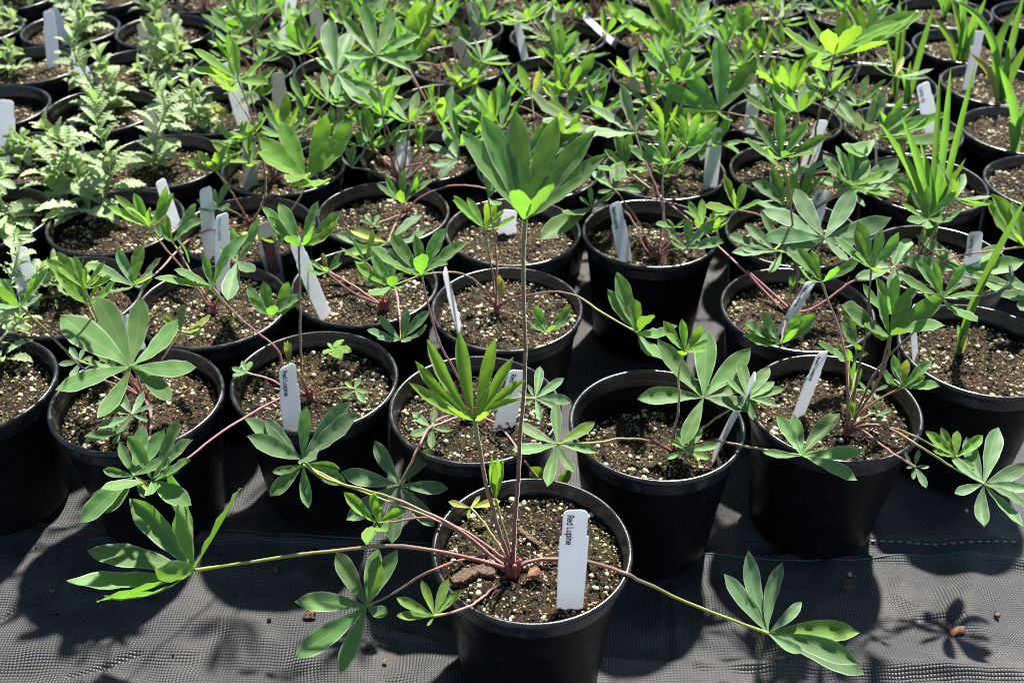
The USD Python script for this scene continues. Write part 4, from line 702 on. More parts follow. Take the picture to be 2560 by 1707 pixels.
L('pw2', 'a2', (1540, 390), [(1460, 230), (1560, 280), (1660, 255), (1500, 330, 1)], dy=0.02, m='young', st='olive', via=[(1480, 850), (1500, 600)], wr=0.16)
L('pw2', 'a2', (1784, 650), [(1560, 600), (1800, 380), (1970, 400), (1775, 545, 1), (1640, 520)], dy=0.05, m='mature', st='red', wr=0.18)
bud('pw2', q('a2', (1450, 800)), q('a2', (1435, 680)), dy=0.0, m='young', w=0.15)
fill('pw2', 4, (0.045, 0.06))
L('pu', 'a4', (740, 450), [(310, 235), (510, 120), (830, 90), (690, 240, 1), (945, 210, 1), (1290, 185), (1400, 100), (1195, 330)], dy=-0.02, m='young', st='olive', via=[(520, 1350), (600, 980), (680, 650)], wr=0.125, r0=0.0018, r1=0.0014)
L('pu', 'a4', (1010, 400), [(825, 30), (930, 40), (1040, 0), (1180, 150), (1410, 85), (1480, 90)], dy=0.04, m='young', st='olive', via=[(540, 1350), (700, 970), (880, 680)], wr=0.13, r0=0.0015)
L('pu', 'b4', (880, 190), [(645, 1260, 0, 'a4'), (912, 1200, 0, 'a4'), (1265, 1290, 0, 'a4'), (1282, 190), (985, 315), (720, 240), (580, 70)], dy=-0.08, m='blue', st='pink', flat=1, wr=0.14)
L('pu', 'a4', (980, 1070), [(690, 820), (745, 760), (930, 920, 1), (1155, 735), (1040, 1020, 1)], dy=0.07, m='pale', st='green', via=[(520, 1400), (720, 1090)], wr=0.17)
L('pu', 'b4', (350, 330), [(60, 110), (230, 0), (430, 240), (400, 60), (100, 290)], dy=-0.08, m='blue', st='olive', wr=0.17)
fill('pu', 4, (0.045, 0.06))
L('pw4', 'a3', (1690, 910), [(1175, 695), (1415, 575), (1690, 322), (2000, 478), (1075, 985), (1230, 1145), (1540, 1315), (1745, 965, 1)], dy=-0.1, m='mature', st='pink', flat=1, via=[(2100, 1000), (1850, 940)], wr=0.14, n=(0, -0.8, 0.6))
L('pw4', 'a3', (1340, 680), [(1060, 430), (1225, 380), (1340, 535, 1), (1460, 400), (1505, 460, 1), (1625, 480), (1480, 650)], dy=-0.05, m='mature', st='olive', via=[(1230, 900)], wr=0.16)
L('pw5', 'a4', (245, 690), [(90, 500), (240, 478), (365, 478), (480, 555), (610, 430), (85, 560), (350, 600, 1)], dy=0.02, m='young', st='red', wr=0.14)
L('pw5', 'a4', (270, 960), [(0, 760), (100, 680), (260, 640), (430, 625), (590, 740), (590, 815), (0, 815), (400, 910, 1), (150, 880, 1)], dy=-0.1, m='mature', st='red', wr=0.14)
L('pw5', 'a4', (680, 800), [(500, 620), (640, 630), (830, 675), (705, 890), (560, 760)], dy=-0.04, m='blue', st='pink', wr=0.16)
L('pw3', 'a3', (465, 735), [(240, 648), (368, 478), (550, 535, 1), (672, 432), (745, 545), (820, 560), (600, 690)], dy=-0.04, m='mature', st='pink', via=[(440, 980), (455, 850)], wr=0.15)
L('px4', 'a3', (262, 482), [(130, 375), (230, 400, 1), (362, 345), (440, 355), (300, 420)], dy=-0.03, m='mature', st='red', wr=0.17)
fill('px4', 5); fill('pw3', 6, (0.045, 0.065))
L('pn4', 'a3', (520, 980), [(150, 740), (280, 830), (250, 1000), (620, 800), (640, 1050), (400, 1090)], dy=0.04, m='pale', st='pink', wr=0.17)
fill('pn4', 8, (0.045, 0.065)); fill('pv', 6, (0.04, 0.06))
L('ps', 'b4', (250, 670), [(-140, 545), (10, 450), (-30, 650), (130, 560), (340, 690), (-100, 690)], z=0.19, m='blue', st='green', wr=0.15, flat=1)
L('ps', 'b3', (1835, 345), [(1575, 320), (1730, 60), (1815, 170, 1), (1900, 120), (2040, 260), (1660, 390)], z=0.215, m='young', st='pink', wr=0.16)
fill('ps', 5, (0.04, 0.055), mats=('blue', 'mature'))
L('pq4', 'a4', (1100, 1120), [(1400, 870), (1660, 930), (830, 1215), (1510, 940), (1750, 1110), (1260, 880)], dy=-0.12, m='mature', st='green', wr=0.15)
L('pr1', 'b4', (1790, 820), [(1410, 550), (1280, 745), (2250, 1030), (2130, 640), (1540, 600), (2290, 760)], dy=-0.02, m='mature', st='pink', via=[(1500, 700), (1650, 690)], flat=1, wr=0.15)
L('pr1', 'b4', (2290, 640), [(1990, 260), (2020, 210), (2175, 270), (2330, 300), (2180, 500, 1), (2420, 420)], dy=-0.04, m='young', st='pink', wr=0.16)
L('pr1', 'b4', (2380, 1030), [(2095, 1050), (2200, 960), (2130, 870), (2250, 1160), (2450, 850)], dy=-0.1, m='blue', st='green', wr=0.16)
fill('pr1', 2, (0.045, 0.06), mats=('blue', 'mature'))
L('px5', 'a3', (1880, 275), [(1855, 40), (1930, 30), (2035, 140), (1740, 230), (1745, 80)], dy=-0.05, m='young', st='olive', wr=0.2)
L('py5', 'a3', (1310, 315), [(885, 50), (880, 110), (1110, -40), (1240, -60), (1440, -20), (1605, 15), (1340, 90)], dy=-0.06, m='young', st='red', wr=0.17, fold=0.25, k=1.03)
L('py5', 'a3', (985, 265), [(765, 15), (830, 120, 1), (1010, 170, 1), (900, 60), (1120, 210)], dy=-0.03, m='young', st='olive', via=[(1100, 520), (1020, 330)], wr=0.15)
L('px3', 'a2', (1250, 520), [(1040, 55), (1325, -10), (1455, 10), (1470, 250), (1130, 180), (1010, 330)], dy=-0.06, m='young', st='pink', wr=0.14, k=1.03)
L('px3', 'a2', (1430, 550), [(1400, 430), (1510, 420), (1320, 540), (1480, 470)], dy=0.0, m='mature', st='pink', wr=0.2)
fill('px3', 5)
L('py3', 'a2', (1760, 365), [(1600, 130), (1730, 230), (1830, 60), (1910, 90), (1690, 180)], dy=-0.03, m='mature', st='red', wr=0.12)
L('py2', 'a2', (545, 100), [(470, 20), (540, -20), (620, 0), (500, 60)], dy=0.0, m='young', st='olive', wr=0.18)
L('px2', 'a2', (350, 450), [(0, 340), (90, 280), (270, 180, 1), (370, 110), (470, 210), (420, 330), (160, 380)], dy=-0.03, m='mature', st='olive', via=[(450, 700), (390, 560)], wr=0.15)
L('px1', 'a1', (2120, 790), [(1980, 620), (2060, 600), (2180, 560), (2240, 600), (2290, 640), (2290, 700), (2140, 700, 1)], dy=-0.06, m='young', st='olive', via=[(2250, 1180), (2160, 950)], wr=0.13)
L('pz3', 'a1', (1965, 320), [(1640, 120), (1720, 70), (1870, 40), (2040, 60), (2170, -20), (1890, 150, 1), (2010, 180, 1), (1660, 200)], dy=-0.14, m='mature', st='olive', wr=0.15)
L('pz9', 'a4', (600, 80), [(480, 10), (560, -60), (700, -30), (820, 70), (640, 110, 1), (520, 90)], dy=-0.08, m='mature', st='green', wr=0.14)
for k, c in [('pw4', 3), ('pw5', 3), ('px1', 4), ('px2', 4), ('px5', 4), ('px6', 4), ('py1', 5), ('py2', 5), ('py3', 4), ('py4', 5), ('py5', 3), ('py6', 4), ('py7', 4), ('pz4', 5), ('pz5', 5), ('pz6', 5), ('pz7', 5), ('pz9', 2), ('pz3', 2), ('pw1', 6), ('pn2', 6), ('pq4', 2)]:
    fill(k, c + 3, (0.036, 0.058), (0.03, 0.11), (0.02, 0.085))

# ------------------------------------------------------------------ serrated grey-green plants at the left
TT = np.linspace(0, 1, 26)
def serrated(A, B, n, W, r, droop=0.1, mname='sage'):
    d = B - A; Ln = np.linalg.norm(d); d = d / Ln
    up = unit(n - (n @ d) * d); side = np.cross(d, up)
    base = np.interp(TT, [0, .18, .34, .55, .75, .9, 1], [.1, .16, .55, .95, .95, .6, .05])
    saw = 1 + 0.10 * np.where(np.arange(26) % 2 == 0, 1, -1) * (TT > 0.25) * (TT < 0.97)
    P = A + np.outer(TT, d) * Ln + np.outer(TT ** 2, -up) * droop * Ln + np.outer(4 * TT * (1 - TT), up) * 0.06 * Ln
    return strip(P, [side] * 26, [up] * 26, W, base * saw, r.uniform(0.2, 0.5), 5, 0.13, r.uniform(0, 6))

def sage_stem(pl, A, B, size=0.032, bend=0.016, gap=0.0088, stem_r=0.0016, mname='sage'):
    size = size * 1.25
    r = pl['r']; A, B = np.asarray(A), np.asarray(B)
    P = spline([A, A * 0.66 + B * 0.34 + r.normal(0, bend, 3) * [1, 1, 0.2], A * 0.33 + B * 0.67 + r.normal(0, bend, 3) * [1, 1, 0.2], B], 24)
    v, f, uv = tube(P, np.linspace(stem_r, stem_r * 0.55, 24), 6)
    st = obj('stem', (loc(v, pl), f), S['sage'], pl['root'], smooth=True, uv=uv)
    Ln = np.linalg.norm(np.diff(P, axis=0), axis=1).sum(); k = max(3, int(Ln / gap)); a0 = r.uniform(0, 6)
    for i in range(k + 1):
        t = (i + 0.35) / (k + 0.35); p = P[0] + 0; j = min(int(t * 23), 22); w = t * 23 - j; p = P[j] * (1 - w) + P[j + 1] * w
        ax = unit(P[j + 1] - P[j]); e1 = unit(np.cross(ax, [0.3, 1, 0.2])); e2 = np.cross(ax, e1)
        nl = 4 if i == k else 2
        for m_ in range(nl):
            a = a0 + i * 1.75 + m_ * 6.283 / nl + r.normal(0, 0.2)
            el = math.radians(r.uniform(15, 45) + 35 * t ** 2)
            o = math.cos(a) * e1 + math.sin(a) * e2
            d = o * math.cos(el) + ax * math.sin(el)
            s = size * (1 - 0.42 * t) * r.uniform(0.75, 1.15)
            T = p + d * s
            if T[2] < 0.02: continue
            v, f, uv = serrated(p, T, ax * 0.8 + np.array([0, 0, 0.3]) + 0 * o, s * r.uniform(0.19, 0.26), r, r.uniform(0.05, 0.4))
            obj('leaf', (loc(v, pl), f), M[mname], st, smooth=True, uv=uv)

def rosette(pl, count, size, az=(0, 6.283), mname='sage', o=(0, 0)):
    r = pl['r']; A = pl['c'] + [o[0], o[1], 0.003]
    for i in range(count):
        a = r.uniform(*az); s = size * r.uniform(0.7, 1.2); el = r.uniform(0.25, 0.9)
        T = clear(A + s * np.array([math.cos(a) * math.cos(el), math.sin(a) * math.cos(el), math.sin(el)]), pl['pot'])
        v, f, uv = serrated(A, T, np.array([0, 0, 1.0]), s * r.uniform(0.16, 0.21), r, r.uniform(0.1, 0.4))
        obj('leaf', (loc(v, pl), f), M[mname], pl['root'], smooth=True, uv=uv)

SAGE = [('O', (172, 512), 'two-stemmed serrated plant, the fullest grey-green one at the left', [((172, 508), (128, 330)), ((250, 516), (238, 268)), ((215, 515), (190, 420))], 0.042, 7),
        ('J', (392, 428), 'thin serrated plant with a single stem before a grey tag', [((392, 425), (362, 185))], 0.036, 2),
        ('G', (254, 296), 'tall serrated plant whose stem bends right, reaching the top edge', [((254, 292), (215, 20)), ((262, 292), (250, 150))], 0.04, 4),
        ('E', (412, 190), 'serrated plant with narrow leaves before two grey tags', [((412, 186), (395, 28)), ((425, 188), (440, 100))], 0.036, 3),
        ('A', (215, 78), 'serrated plant reaching over the tag near the top left corner', [((215, 76), (205, -60))], 0.036, 3),
        ('B', (440, 92), 'serrated plant at the top edge, left of the narrow lupine fan', [((440, 90), (375, -50))], 0.034, 3),
        ('Z2', (250, 0), 'serrated plant cut by the top edge at the left', [((250, 0), (240, -80))], 0.034, 4),
        ('Z1', (30, 0), 'serrated plant in the top left corner', [((30, 0), (15, -60)), ((60, 5), (90, -40))], 0.036, 5),
        ('P0', (8, 905), 'serrated plant at the left edge nearest the camera', [((8, 900), (15, 800))], 0.026, 6),
        ('K', (175, 735), 'serrated seedling shoots behind the tallest left lupine', [((150, 745), (120, 660)), ((185, 740), (165, 680)), ((120, 745), (110, 690))], 0.028, 5),
        ('I1', (10, 560), 'serrated rosette plant at the left edge, halfway up', [((10, 555), (5, 440)), ((-20, 555), (-30, 430))], 0.036, 9),
        ('D', (40, 180), 'small serrated seedling near two crossing tags', [((40, 178), (20, 120))], 0.026, 5),
        ('C', (-20, 90), 'serrated seedling cut by the left edge near the top', [((-20, 85), (-10, 20))], 0.03, 5),
        ('I2', (70, 410), 'serrated rosette before the broad bluish tag at the left edge', [((70, 405), (45, 350))], 0.034, 5)]
for i, (pot, base, lab, stems, size, nro) in enumerate(SAGE):
    pl = plant('sage%d' % i, 'serrated_plant', pot, lab, crown_px=base)
    yy = POTS[pot][0][1]
    for a, b_ in stems:
        A = clear(on_z(a, soil_z(pot) + 0.002), pot); B = on_y(b_, A[1] + 0.01)
        sage_stem(pl, A, B, size)
    rosette(pl, nro + 4, size * 1.3)
pl = plant('curly', 'serrated_plant', 'K', 'pale curly-leaved shoot rising at the left edge before a written tag', crown=(-0.06, -0.02))
A = pl['c']; sage_stem(pl, A, on_y((40, 590), A[1] - 0.03), 0.024, gap=0.011)
pl = plant('mint', 'bushy_plant', 'H', 'bushy mint-like plant with some yellowed broad leaves', crown_px=(475, 320))
for dx, dy_, tx, ty in [(-20, 0, 430, 225), (0, 4, 455, 250), (20, 4, 500, 235), (-10, -8, 400, 262), (30, -2, 470, 205), (10, 6, 520, 280)]:
    A = clear(on_z((475 + dx, 322 + dy_), soil_z('H')), 'H'); sage_stem(pl, A, on_y((tx, ty), A[1]), 0.032, 0.006, 0.011)
for A_, B_, mm, W in [((575, 300), (520, 260), 'yellow', .012), ((590, 270), (640, 240), 'pale', .014), ((560, 300), (490, 355), 'pale', .014), ((600, 300), (640, 345), 'yellow', .012), ((585, 305), (610, 370), 'pale', .012), ((560, 290), (545, 370), 'sage', .014)]:
    yy = POTS['H'][0][1] - 0.02; A, B = on_y(A_, yy), on_y(B_, yy - 0.02)
    v, f, uv = serrated(A, B, np.array([0, -0.5, 1.0]), W, pl['r'], 0.15)
    obj('leaf', (loc(v, pl), f), M[mm], pl['root'], smooth=True, uv=uv)
P = spline([pl['c'], on_y((575, 300), POTS['H'][0][1] - 0.02)], 8); v, f, uv = tube(P, 0.0014, 6)
obj('stem', (loc(v, pl), f), S['red'], pl['root'], smooth=True, uv=uv)

# ------------------------------------------------------------------ lily fans at the right
def fan(key, pot, base, blades, label, W=0.0072):
    pl = plant(key, 'lily_plant', pot, label, crown_px=base)
    r = pl['r']
    for b_ in blades:
        tip, dy, via = b_[0], b_[1], b_[2] if len(b_) > 2 else None
        w = b_[3] if len(b_) > 3 else W
        m_ = b_[4] if len(b_) > 4 else 'iris'
        A = pl['c'] + [r.uniform(-0.006, 0.006), r.uniform(-0.004, 0.004), -0.004]
        B = on_y(tip, A[1] + dy)
        if via:
            P = spline([A] + [on_y(x, A[1] + dy * (j + 1) / (len(via) + 1)) for j, x in enumerate(via)] + [B], 20)
        else:
            P = spline([A, (A + B) / 2 + [(A[0] - B[0]) * 0.10, 0, 0.006], B], 20)
        T = np.gradient(P, axis=0); T /= np.linalg.norm(T, axis=1, keepdims=True)
        s0 = unit([1, r.uniform(-0.5, 0.5), 0]); sd_, up_ = [], []
        for t in T:
            s = unit(s0 - (s0 @ t) * t); sd_.append(s); up_.append(np.cross(t, s))
        v, f, uv = strip(P, sd_, up_, w, SWORD(np.linspace(0, 1, 20)), r.uniform(0.25, 0.5), 5)
        obj('blade', (loc(v, pl), f), M[m_], pl['root'], smooth=True, uv=uv)
r4 = lambda reg, *p: tuple(q(reg, p))
fan('l1', 'R1', r4('b4', 1500, 590), [(r4('a4', 1100, 990), -.01), (r4('a4', 1282, 940), 0), (r4('a4', 1600, 590), .01), (r4('a4', 1690, 545), .015), (r4('a4', 1895, 500), 0), (r4('a4', 1435, 1145), -.015), (r4('a4', 1812, 1290), -.01)], 'lily fan of tall blades in the pot with the nearest Candy Lily tag', 0.0048)
fan('l2', 'Q1', r4('a4', 1325, 880), [(r4('a4', 1552, 50), .01), (r4('a4', 1360, 500), 0), (r4('a4', 1270, 555), -.01), (r4('a4', 1415, 640), .01, None, .004)], 'lily fan with one long straight blade in the pot with a glinting rim', 0.005)
fan('l2b', 'Q1', r4('a4', 1215, 780), [(r4('a4', 1160, 310), 0, None, .0035), (r4('a4', 1272, -20), .01, None, .0045), (r4('a4', 1330, 20), .02, None, .004), (r4('a4', 1175, 810), -.01, None, .004, 'yellow')], 'thin grassy lily with narrow blue-green blades, upper right', 0.0035)
fan('l3', 'Y8', r4('a4', 1770, 520), [(r4('a4', 1550, 150), 0), (r4('a4', 1690, -40), .0), (r4('a4', 1760, -80), .01), (r4('a4', 1830, -60), 0), (r4('a4', 1980, -20), .01), (r4('a4', 1900, 60), -.01), (r4('a4', 1860, 420), -.02, None, .004, 'yellow')], 'upright clump of lily blades at the top right, pale tag before it', 0.006)
fan('l4', 'Q2', r4('a4', 2110, 820), [(r4('a4', 1690, -10), .0, [r4('a4', 2060, 420), r4('a4', 1900, 120)]), (r4('a4', 2290, -60), .01), (r4('a4', 2240, 40), .03, [r4('a4', 2100, 300)], .006), (r4('a4', 2330, 330), 0), (r4('a4', 1840, 430), -.015, [r4('a4', 2030, 620)], .006, 'yellow'), (r4('a4', 2160, 380), 0)], 'lily with one long blade arching left over its neighbours', 0.0062)
fan('l5', 'W7', r4('a4', 2215, 1250), [(r4('a4', 2085, 545), 0), (r4('a4', 2160, 985), -.01), (r4('a4', 2300, 900), 0), (r4('a4', 2330, 760), .01)], 'lily fan at the right edge in pale gravelly soil', 0.006)
fan('l6', 'R2', r4('b4', 1770, 1500), [(r4('b4', 2340, 190), .0, [r4('b4', 1930, 1000)]), (r4('b4', 2085, 680), -.01, [r4('b4', 1900, 1050)]), (r4('b4', 1742, 1280), -.005, None, .004), (r4('b4', 1800, 1360), -.008, None, .004, 'yellow')], 'single lily with one long blade leaning right, near the right edge', 0.0045)
fan('l7', 'Q4', r4('b4', 1390, 300), [(r4('b4', 1010, 45), -.01, [r4('b4', 1250, 80)]), (r4('b4', 1400, 120), 0), (r4('b4', 1800, -20), .0, [r4('b4', 1560, 200)]), (r4('b4', 1350, 60), .01)], 'low lily with a limp outer blade behind the tallest lily fan', 0.006)
fan('l8', 'Z10', (2360, 38), [((2370, -60), 0), ((2345, -50), 0), ((2390, -30), 0), ((2330, -20), 0)], 'thin-bladed lily at the top edge, second pot from the right', 0.0035)
fan('l9', 'Z11', (2590, 45), [((2560, -80), 0), ((2600, -80), 0), ((2640, -40), 0)], 'lily in the top right corner', 0.006)

# tiny weed in the seedling pot
pl = plant('weed', 'weed_seedling', 'P5', 'tiny weed seedling with four round bright leaves', crown_px=q('c2', (635, 135)))
for tp in [(585, 55), (720, 30), (555, 150), (700, 180), (780, 130)]:
    A = pl['c'] + [0, 0, 0.008]; B = on_z(q('c2', tp), A[2] + 0.004)
    v, f, uv = leaflet(A, B, np.array([0, 0, 1.0]), 0.27, pl['r'], 0.05, 0.1, ELL)
    obj('leaf', (loc(v, pl), f), M['young'], pl['root'], smooth=True, uv=uv)
v, f, uv = tube(spline([pl['c'] - [0, 0, 0.004], pl['c'] + [0, 0, 0.008]], 5), 0.0008, 6); obj('stem', (loc(v, pl), f), S['green'], pl['root'], smooth=True, uv=uv)

# ------------------------------------------------------------------ plant tags
TEXTS = {}
def lettering(s, h):
    if (s, h) not in TEXTS:
        TEXTS[(s, h)] = meshkit.text_mesh(s, h, 0.0003, True)
    return TEXTS[(s, h)].copy()
def tag(pot, base, top, label, dy=0.0, yaw=0.0, text=None, m='tag', W=0.0225, ink='ink', pat=False, curl=None):
    curl = rng.uniform(-0.05, 0.06) if curl is None else curl
    zz = soil_z(pot) if pot in POTS else POT_H - 0.02
    B = on_z(base, zz); 
    T = on_y(top, B[1] + dy)
    up = unit(T - B); Lv = np.linalg.norm(T - B); tot = Lv + 0.02
    w = np.array([math.cos(math.radians(yaw)), math.sin(math.radians(yaw)), 0.0]); w = unit(w - (w @ up) * up); nrm = np.cross(w, up)   # faces the camera
    s = W / 2; sh = 0.024
    corner = lambda cx_, cz, a0, a1, r_: [(cx_ + r_ * math.cos(a), cz + r_ * math.sin(a)) for a in np.linspace(a0, a1, 5)]
    ns = s - 0.0016
    pts = [(-s * 0.9, -tot + 0.0), (s * 0.9, -tot), (s, -0.05), (s, -sh - 0.001), (s - 0.0003, -sh), (ns, -sh + 0.0005)] + corner(ns - 0.005, -0.005, 0, np.pi / 2, 0.005) + corner(-ns + 0.005, -0.005, np.pi / 2, np.pi, 0.005) + [(-ns, -sh + 0.0005), (-s + 0.0003, -sh), (-s, -sh - 0.001), (-s, -0.05)]
    if tot < 0.055:
        pts = [p_ if p_[1] > -0.049 or p_[1] < -0.051 else (p_[0], -tot * 0.8) for p_ in pts]
    m0 = trimesh.creation.extrude_polygon(Polygon(pts), 0.0007, engine='earcut')
    m0 = m0.subdivide_to_size(0.016) if curl else m0
    def put(v):
        v = np.asarray(v); b = curl * (v[:, 1] / tot) ** 2 * tot
        return np.outer(v[:, 0], w) + np.outer(v[:, 1], up) + np.outer(v[:, 2] + b, nrm)
    x = thing('plant_tag', T, label=label, category='plant label', group='white plastic name tags stuck in the pots')
    v = m0.vertices.copy(); v[:, 2] -= 0.00035
    obj('stake', (put(v), m0.faces), M[m], x)
    if text:
        t = lettering(text, 0.0050)
        tv = t.vertices; c_ = tv.copy()
        c_[:, 0], c_[:, 1] = tv[:, 1] - 0.0022 - ns * 0.42, -tv[:, 0] * 0.74 - 0.004
        c_[:, 2] = tv[:, 2] + 0.00036
        obj('lettering', (put(c_), t.faces), M[ink], x)
    if pat:
        pm = trimesh.creation.box([W * 0.62, tot * 0.55, 0.0003]); pv = pm.vertices + [0, -sh - tot * 0.22, 0.0006]
        obj('picture', (put(pv), pm.faces), M['photo_patch'], x)
tag('P1', (1424, 1519), (1440, 1274), 'upright white Red Lupine tag in the front pot', 0.02, 4, 'Red Lupine')
tag('P5', (729, 1079), (718, 913), 'white Red Lupine tag beside the red-based stalks and the tiny weed', 0.01, 50, 'Red Lupine', ink='ink')
tag('P4', (1258, 1066), (1296, 925), 'white tag reading Red Lupine half hidden by the pale ribbed leaf', 0.02, 25, 'Red Lupine')
tag('P2', (1779, 1143), (1888, 938), 'bluish tag seen edge-on, leaning right over the sunken soil', 0.0, 78)
tag('P3', (1992, 1048), (2057, 880), 'bluish Red Lupine tag leaning right beside the bushy lupine', 0.01, 38, 'Red Lupine')
tag('P9', (1949, 833), (2028, 704), 'bluish Red Lupine tag leaning right behind the dark gap', 0.01, 36, 'Red Lupine')
tag('P8', (1565, 659), (1537, 507), 'Red Lupine tag at the left of the pot standing above the dark gap', 0.02, 42, 'Red Lupine')
tag('S', (2015, 600), (2059, 476), 'Red Lupine tag behind the flat star leaf', 0.01, 8, 'Red Lupine')
tag('R1', (2426, 715), (2439, 579), 'Candy Lily tag nearest the camera', 0.02, 15, 'Candy Lily')
tag('W6', (2335, 345), (2306, 209), 'farther Candy Lily tag behind the tallest lily fan', 0.0, 10, 'Candy Lily')
tag('Q2', (2417, 222), (2451, 77), 'pale tag leaning right before the clump of upright lily blades', 0.02, 28, m='tag')
tag('R2', (2282, 895), (2283, 766), 'soil-stained tag between the bushy lupine and the lone lily', 0.01, 60)
tag('U', (2007, 455), (2056, 300), 'broad bluish tag leaning right behind two brown stalks', 0.01, 18)
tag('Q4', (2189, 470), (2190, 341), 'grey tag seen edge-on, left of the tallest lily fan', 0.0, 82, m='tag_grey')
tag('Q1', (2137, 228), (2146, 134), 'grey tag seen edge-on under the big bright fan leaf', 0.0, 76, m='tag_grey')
tag('V', (1774, 466), (1790, 320), 'white tag striped by shadow under the big dark star leaf', 0.01, 20)
tag('X5', (1589, 242), (1583, 122), 'narrow grey tag left of the bright cup-shaped young leaf', 0.01, 45, m='tag_grey')
tag('X4', (1314, 178), (1290, 40), 'glaring sunlit thin tag above centre', 0.0, 62)
tag('Y4', (1549, 120), (1459, 41), 'thin white tag slanting across a pot rim at the top centre', 0.0, 66)
tag('Y6', (1834, 160), (1866, 52), 'narrow grey-green tag leaning right at the top right of centre', 0.0, 60, m='tag_grey')
tag('Z6', (1372, 82), (1381, 6), 'bluish tag at the top edge just right of the middle', 0.0, 0, m='tag')
tag('Z8', (1923, 36), (1937, -40), 'grey tag cut by the top edge, right of the widest fan leaf', 0.0, 40, m='tag_grey')
tag('W5', (1871, 340), (1892, 212), 'bluish tag half hidden by young leaves left of the bright fan leaf', 0.01, 25)
tag('Y3', (1200, 112), (1179, 6), 'greyish written tag at the top behind a narrow leaf', 0.0, 10, m='tag_grey')
tag('Y3', (1170, 165), (1133, 73), 'crumpled grey translucent tag near the top', -0.01, 35, m='tag_grey', curl=0.15)
tag('N3', (1012, 440), (1006, 352), 'short white tag beside the red-brown stalks', 0.0, 12)
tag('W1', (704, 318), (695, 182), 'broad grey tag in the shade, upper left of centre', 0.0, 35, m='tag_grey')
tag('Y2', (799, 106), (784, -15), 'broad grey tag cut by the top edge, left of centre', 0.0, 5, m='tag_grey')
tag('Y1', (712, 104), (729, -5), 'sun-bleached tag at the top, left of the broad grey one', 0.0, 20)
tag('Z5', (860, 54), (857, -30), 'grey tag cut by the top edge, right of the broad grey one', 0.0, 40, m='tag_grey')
tag('D', (133, 170), (122, 28), 'bluish upright tag near the upper left corner', 0.02, 50)
tag('A', (174, 108), (128, 22), 'pinkish-white tag leaning left inside the pot near the upper left corner', 0.0, 35)
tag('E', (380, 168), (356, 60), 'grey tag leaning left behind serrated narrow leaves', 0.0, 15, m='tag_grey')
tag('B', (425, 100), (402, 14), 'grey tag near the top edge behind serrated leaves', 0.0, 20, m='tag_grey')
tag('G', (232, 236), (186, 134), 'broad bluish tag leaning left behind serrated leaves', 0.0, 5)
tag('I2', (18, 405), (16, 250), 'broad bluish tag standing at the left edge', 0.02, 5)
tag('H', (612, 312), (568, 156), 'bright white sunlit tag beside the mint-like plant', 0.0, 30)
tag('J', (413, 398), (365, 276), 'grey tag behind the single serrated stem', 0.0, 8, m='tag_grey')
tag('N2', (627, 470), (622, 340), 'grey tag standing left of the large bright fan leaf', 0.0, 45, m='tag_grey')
tag('O', (445, 592), (400, 450), 'thin white tag behind the young lupine leaf, right of the fullest serrated plant', 0.01, 72)
tag('N', (523, 642), (514, 469), 'narrow white tag seen half edge-on, left of the teal-written tag', 0.01, 60)
tag('M', (555, 722), (555, 535), 'white tag with faded teal writing behind the perlite heap', 0.01, 58, 'Red Lupine', ink='ink_faded')
tag('N', (690, 690), (657, 558), 'curled grey tag with a dark brown picture on it', 0.0, 38, m='tag_grey', pat=True)
tag('P11', (807, 792), (736, 600), 'bluish white narrow tag slanting through the middle of its pot', -0.01, 68)
tag('P7', (1145, 830), (1111, 674), 'thin grey tag seen edge-on left of the dark red stalks', 0.0, 84)
tag('K', (77, 760), (46, 617), 'tag with faded teal writing behind the curly shoot at the left edge', 0.01, 5, 'Red Lupine', ink='ink_faded')
tag('P6', (346, 895), (303, 790), 'white tag hidden behind the large flat leaf at the left', 0.0, 20)
tag('P12', (1268, 583), (1274, 525), 'white tag just left of the tall middle stalk behind bright young leaves', 0.0, 0)

# ------------------------------------------------------------------ bits on the front soil and on the cloth
def chip(name, p0, p1, z, w, m, label, cat, zs=None, parent=None):
    A, B = on_z(p0, z), on_z(p1, z); d = B - A; Ln = np.linalg.norm(d)
    g = np.random.default_rng(int(p0[0]))
    b = trimesh.creation.box([Ln, w, w * (0.16 if name == 'dry_leaf_scrap' else 0.5)]).subdivide_to_size(w * 0.5)
    v = b.vertices.copy(); v += (meshkit.noise(v * 700, int(p0[1]))[:, None] - 0.5) * w * (1.3 if name == 'dry_leaf_scrap' else 0.5) * np.array([0.6, 0.8, 0.8]); v[:, 1] *= 1 - 0.35 * np.abs(v[:, 0] / Ln * 2) ** 2
    a = math.atan2(d[1], d[0]); R = np.array([[math.cos(a), -math.sin(a), 0], [math.sin(a), math.cos(a), 0], [0, 0, 1]])
    x = obj(name, (v @ R.T + (A + B) / 2 + [0, 0, w * 0.2], b.faces), M[m], smooth=50, label=label, category=cat)
z1 = soil_z('P1') + 0.003
chip('bark_chip', q('d2', (1600, 755)), q('d2', (1800, 665)), z1, 0.009, 'bark', 'dark flat bark chip on the front pot soil beside the lupine crown', 'bark chip')
chip('bark_chip', q('d2', (1790, 640)), q('d2', (1950, 690)), z1 - .001, 0.008, 'bark', 'small bark chip touching the lupine crown in the front pot', 'bark chip')
chip('twig', q('d2', (2140, 310)), q('d3', (225, 445)), z1, 0.004, 'bark', 'grey-brown twig on the front pot soil right of the stalks', 'twig')
chip('dry_leaf_scrap', q('d3', (130, 690)), q('d3', (235, 700)), z1 + .002, 0.009, 'tan', 'curled brown leaf scrap at the foot of the front lupine', 'leaf scrap')
chip('dry_leaf_scrap', q('d4', (1665, 1160)), q('d4', (1790, 1150)), 0.003, 0.010, 'tan', 'crumpled tan leaf scrap on the cloth at the lower right', 'leaf scrap')
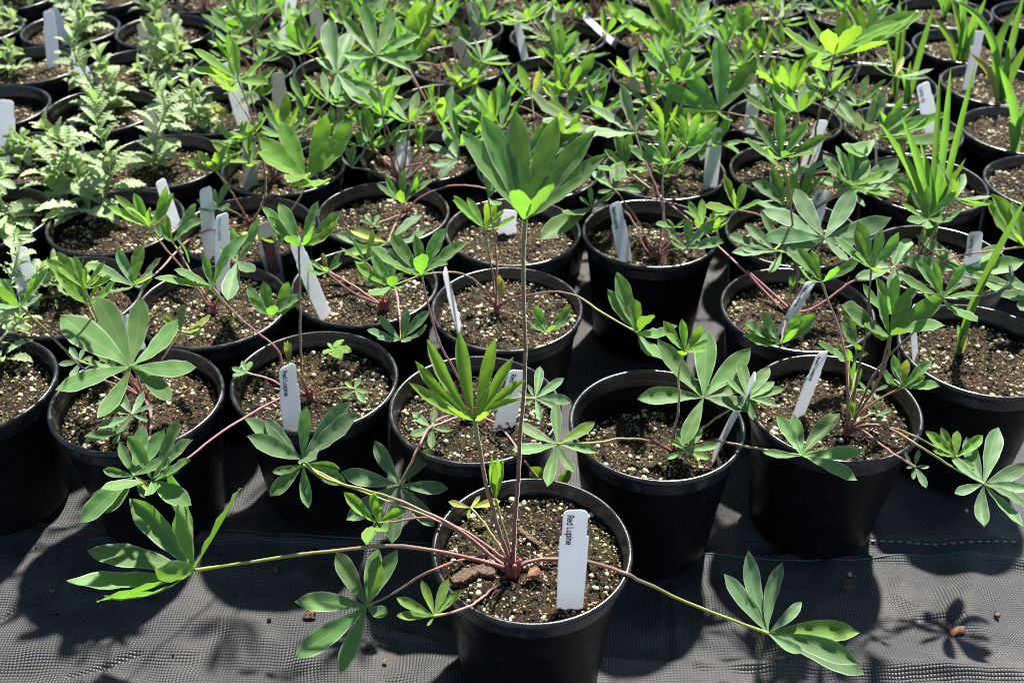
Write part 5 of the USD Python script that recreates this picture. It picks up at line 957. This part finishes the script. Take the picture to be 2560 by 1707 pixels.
chip('dry_leaf_scrap', q('d2', (395, 1015)), q('d2', (495, 1005)), 0.003, 0.006, 'tan', 'small tan leaf scrap on the cloth under the left hanging leaf', 'leaf scrap')
chip('soil_lump', q('d4', (815, 765)), q('d4', (875, 775)), 0.003, 0.008, 'bark', 'dark soil lump on the cloth right of the hanging leaf tip', 'soil lump')
chip('soil_lump', q('d4', (2045, 1015)), q('d4', (2085, 1020)), 0.003, 0.006, 'bark', 'dark soil lump on the cloth near the right edge', 'soil lump')
chip('soil_lump', q('d1', (410, 795)), q('d1', (450, 800)), 0.002, 0.006, 'bark', 'reddish soil lump on the cloth at the lower left', 'soil lump')
chip('soil_lump', q('d1', (2240, 640)), q('d2', (180, 640)), 0.002, 0.007, 'bark', 'brownish soil lump on the cloth below the long left stalk', 'soil lump')
chip('dry_leaf_scrap', q('d2', (1040, 1375)), q('d2', (1075, 1385)), 0.002, 0.004, 'tan', 'tiny tan crumb on the cloth below the small leaf of the front pot', 'leaf scrap')
chip('perlite_grain', q('d4', (855, 670)), q('d4', (870, 695)), 0.002, 0.003, 'perlite', 'white perlite grain on the cloth right of the hanging leaf', 'perlite grain')
chip('perlite_grain', q('d4', (1805, 158)), q('d4', (1830, 165)), 0.002, 0.003, 'perlite', 'white perlite grain on the cloth at the right below the last pot', 'perlite grain')
g = np.random.default_rng(5); it = []
for i in range(130):
    x, y = g.uniform(-0.55, 0.6), g.uniform(0.3, 0.8); s_ = 0.0005 + 0.0018 * g.random() ** 3
    it.append((CHUNKS[g.integers(12)], s_, np.array([x, y, float(ground_h(np.array(x), np.array(y))) + s_ * 0.4]), rot(g)))
obj('litter', scatter(it), M['crumb'], kind='stuff', label='fine soil crumbs strewn over the ground cloth', category='soil crumbs')
for k, n_ in [('P1', 7), ('P2', 5), ('P3', 6), ('P4', 5), ('P5', 6), ('P6', 5), ('P7', 5), ('P11', 4), ('P9', 4), ('P10', 4), ('P8', 3), ('R2', 4)]:
    vs = []
    for i in range(n_ * 3):
        a, d_ = g.uniform(0, 6.283), 0.066 * math.sqrt(g.random()); c_ = np.r_[POTS[k][0] + d_ * np.array([math.cos(a), math.sin(a)]), soil_z(k) + 0.003]
        e = g.uniform(0, 6.283); l_ = g.uniform(0.004, 0.014); dr = np.array([math.cos(e), math.sin(e), g.uniform(-0.1, 0.25)])
        P = spline([c_ - dr * l_ / 2, c_ + g.normal(0, 0.0012, 3) + [0, 0, 0.001], c_ + dr * l_ / 2], 7)
        v, f, uv = tube(P, np.full(7, g.uniform(0.0003, 0.0009)), 5); vs.append(trimesh.Trimesh(v, f, process=False))
    lab = POT_LABEL[k].split(' ', 1)[1]
    x = obj('soil_fibre', trimesh.util.concatenate(vs), M['fibre'], smooth=True, kind='stuff', label='bark fibres on the soil of the ' + ' '.join(lab.split()[:9]).rstrip(','), category='bark fibres')
# water drops
for reg, p, y, s, lab in [('b3', (2075, 648), POTS['S'][0][1] - 0.04, 0.004, 'water drop on the dark lupine leaf right of the dark gap'), ('a2', (1530, 1262), POTS['N3'][0][1] - 0.06, 0.003, 'water drop on a lupine leaf left of the large middle fan leaf')]:
    P_ = on_y(q(reg, p), y); m_ = trimesh.creation.icosphere(2, s)
    obj('water_drop', (m_.vertices * [1, 1, 0.7] + P_, m_.faces), M['water'], smooth=True, label=lab, category='water drop')
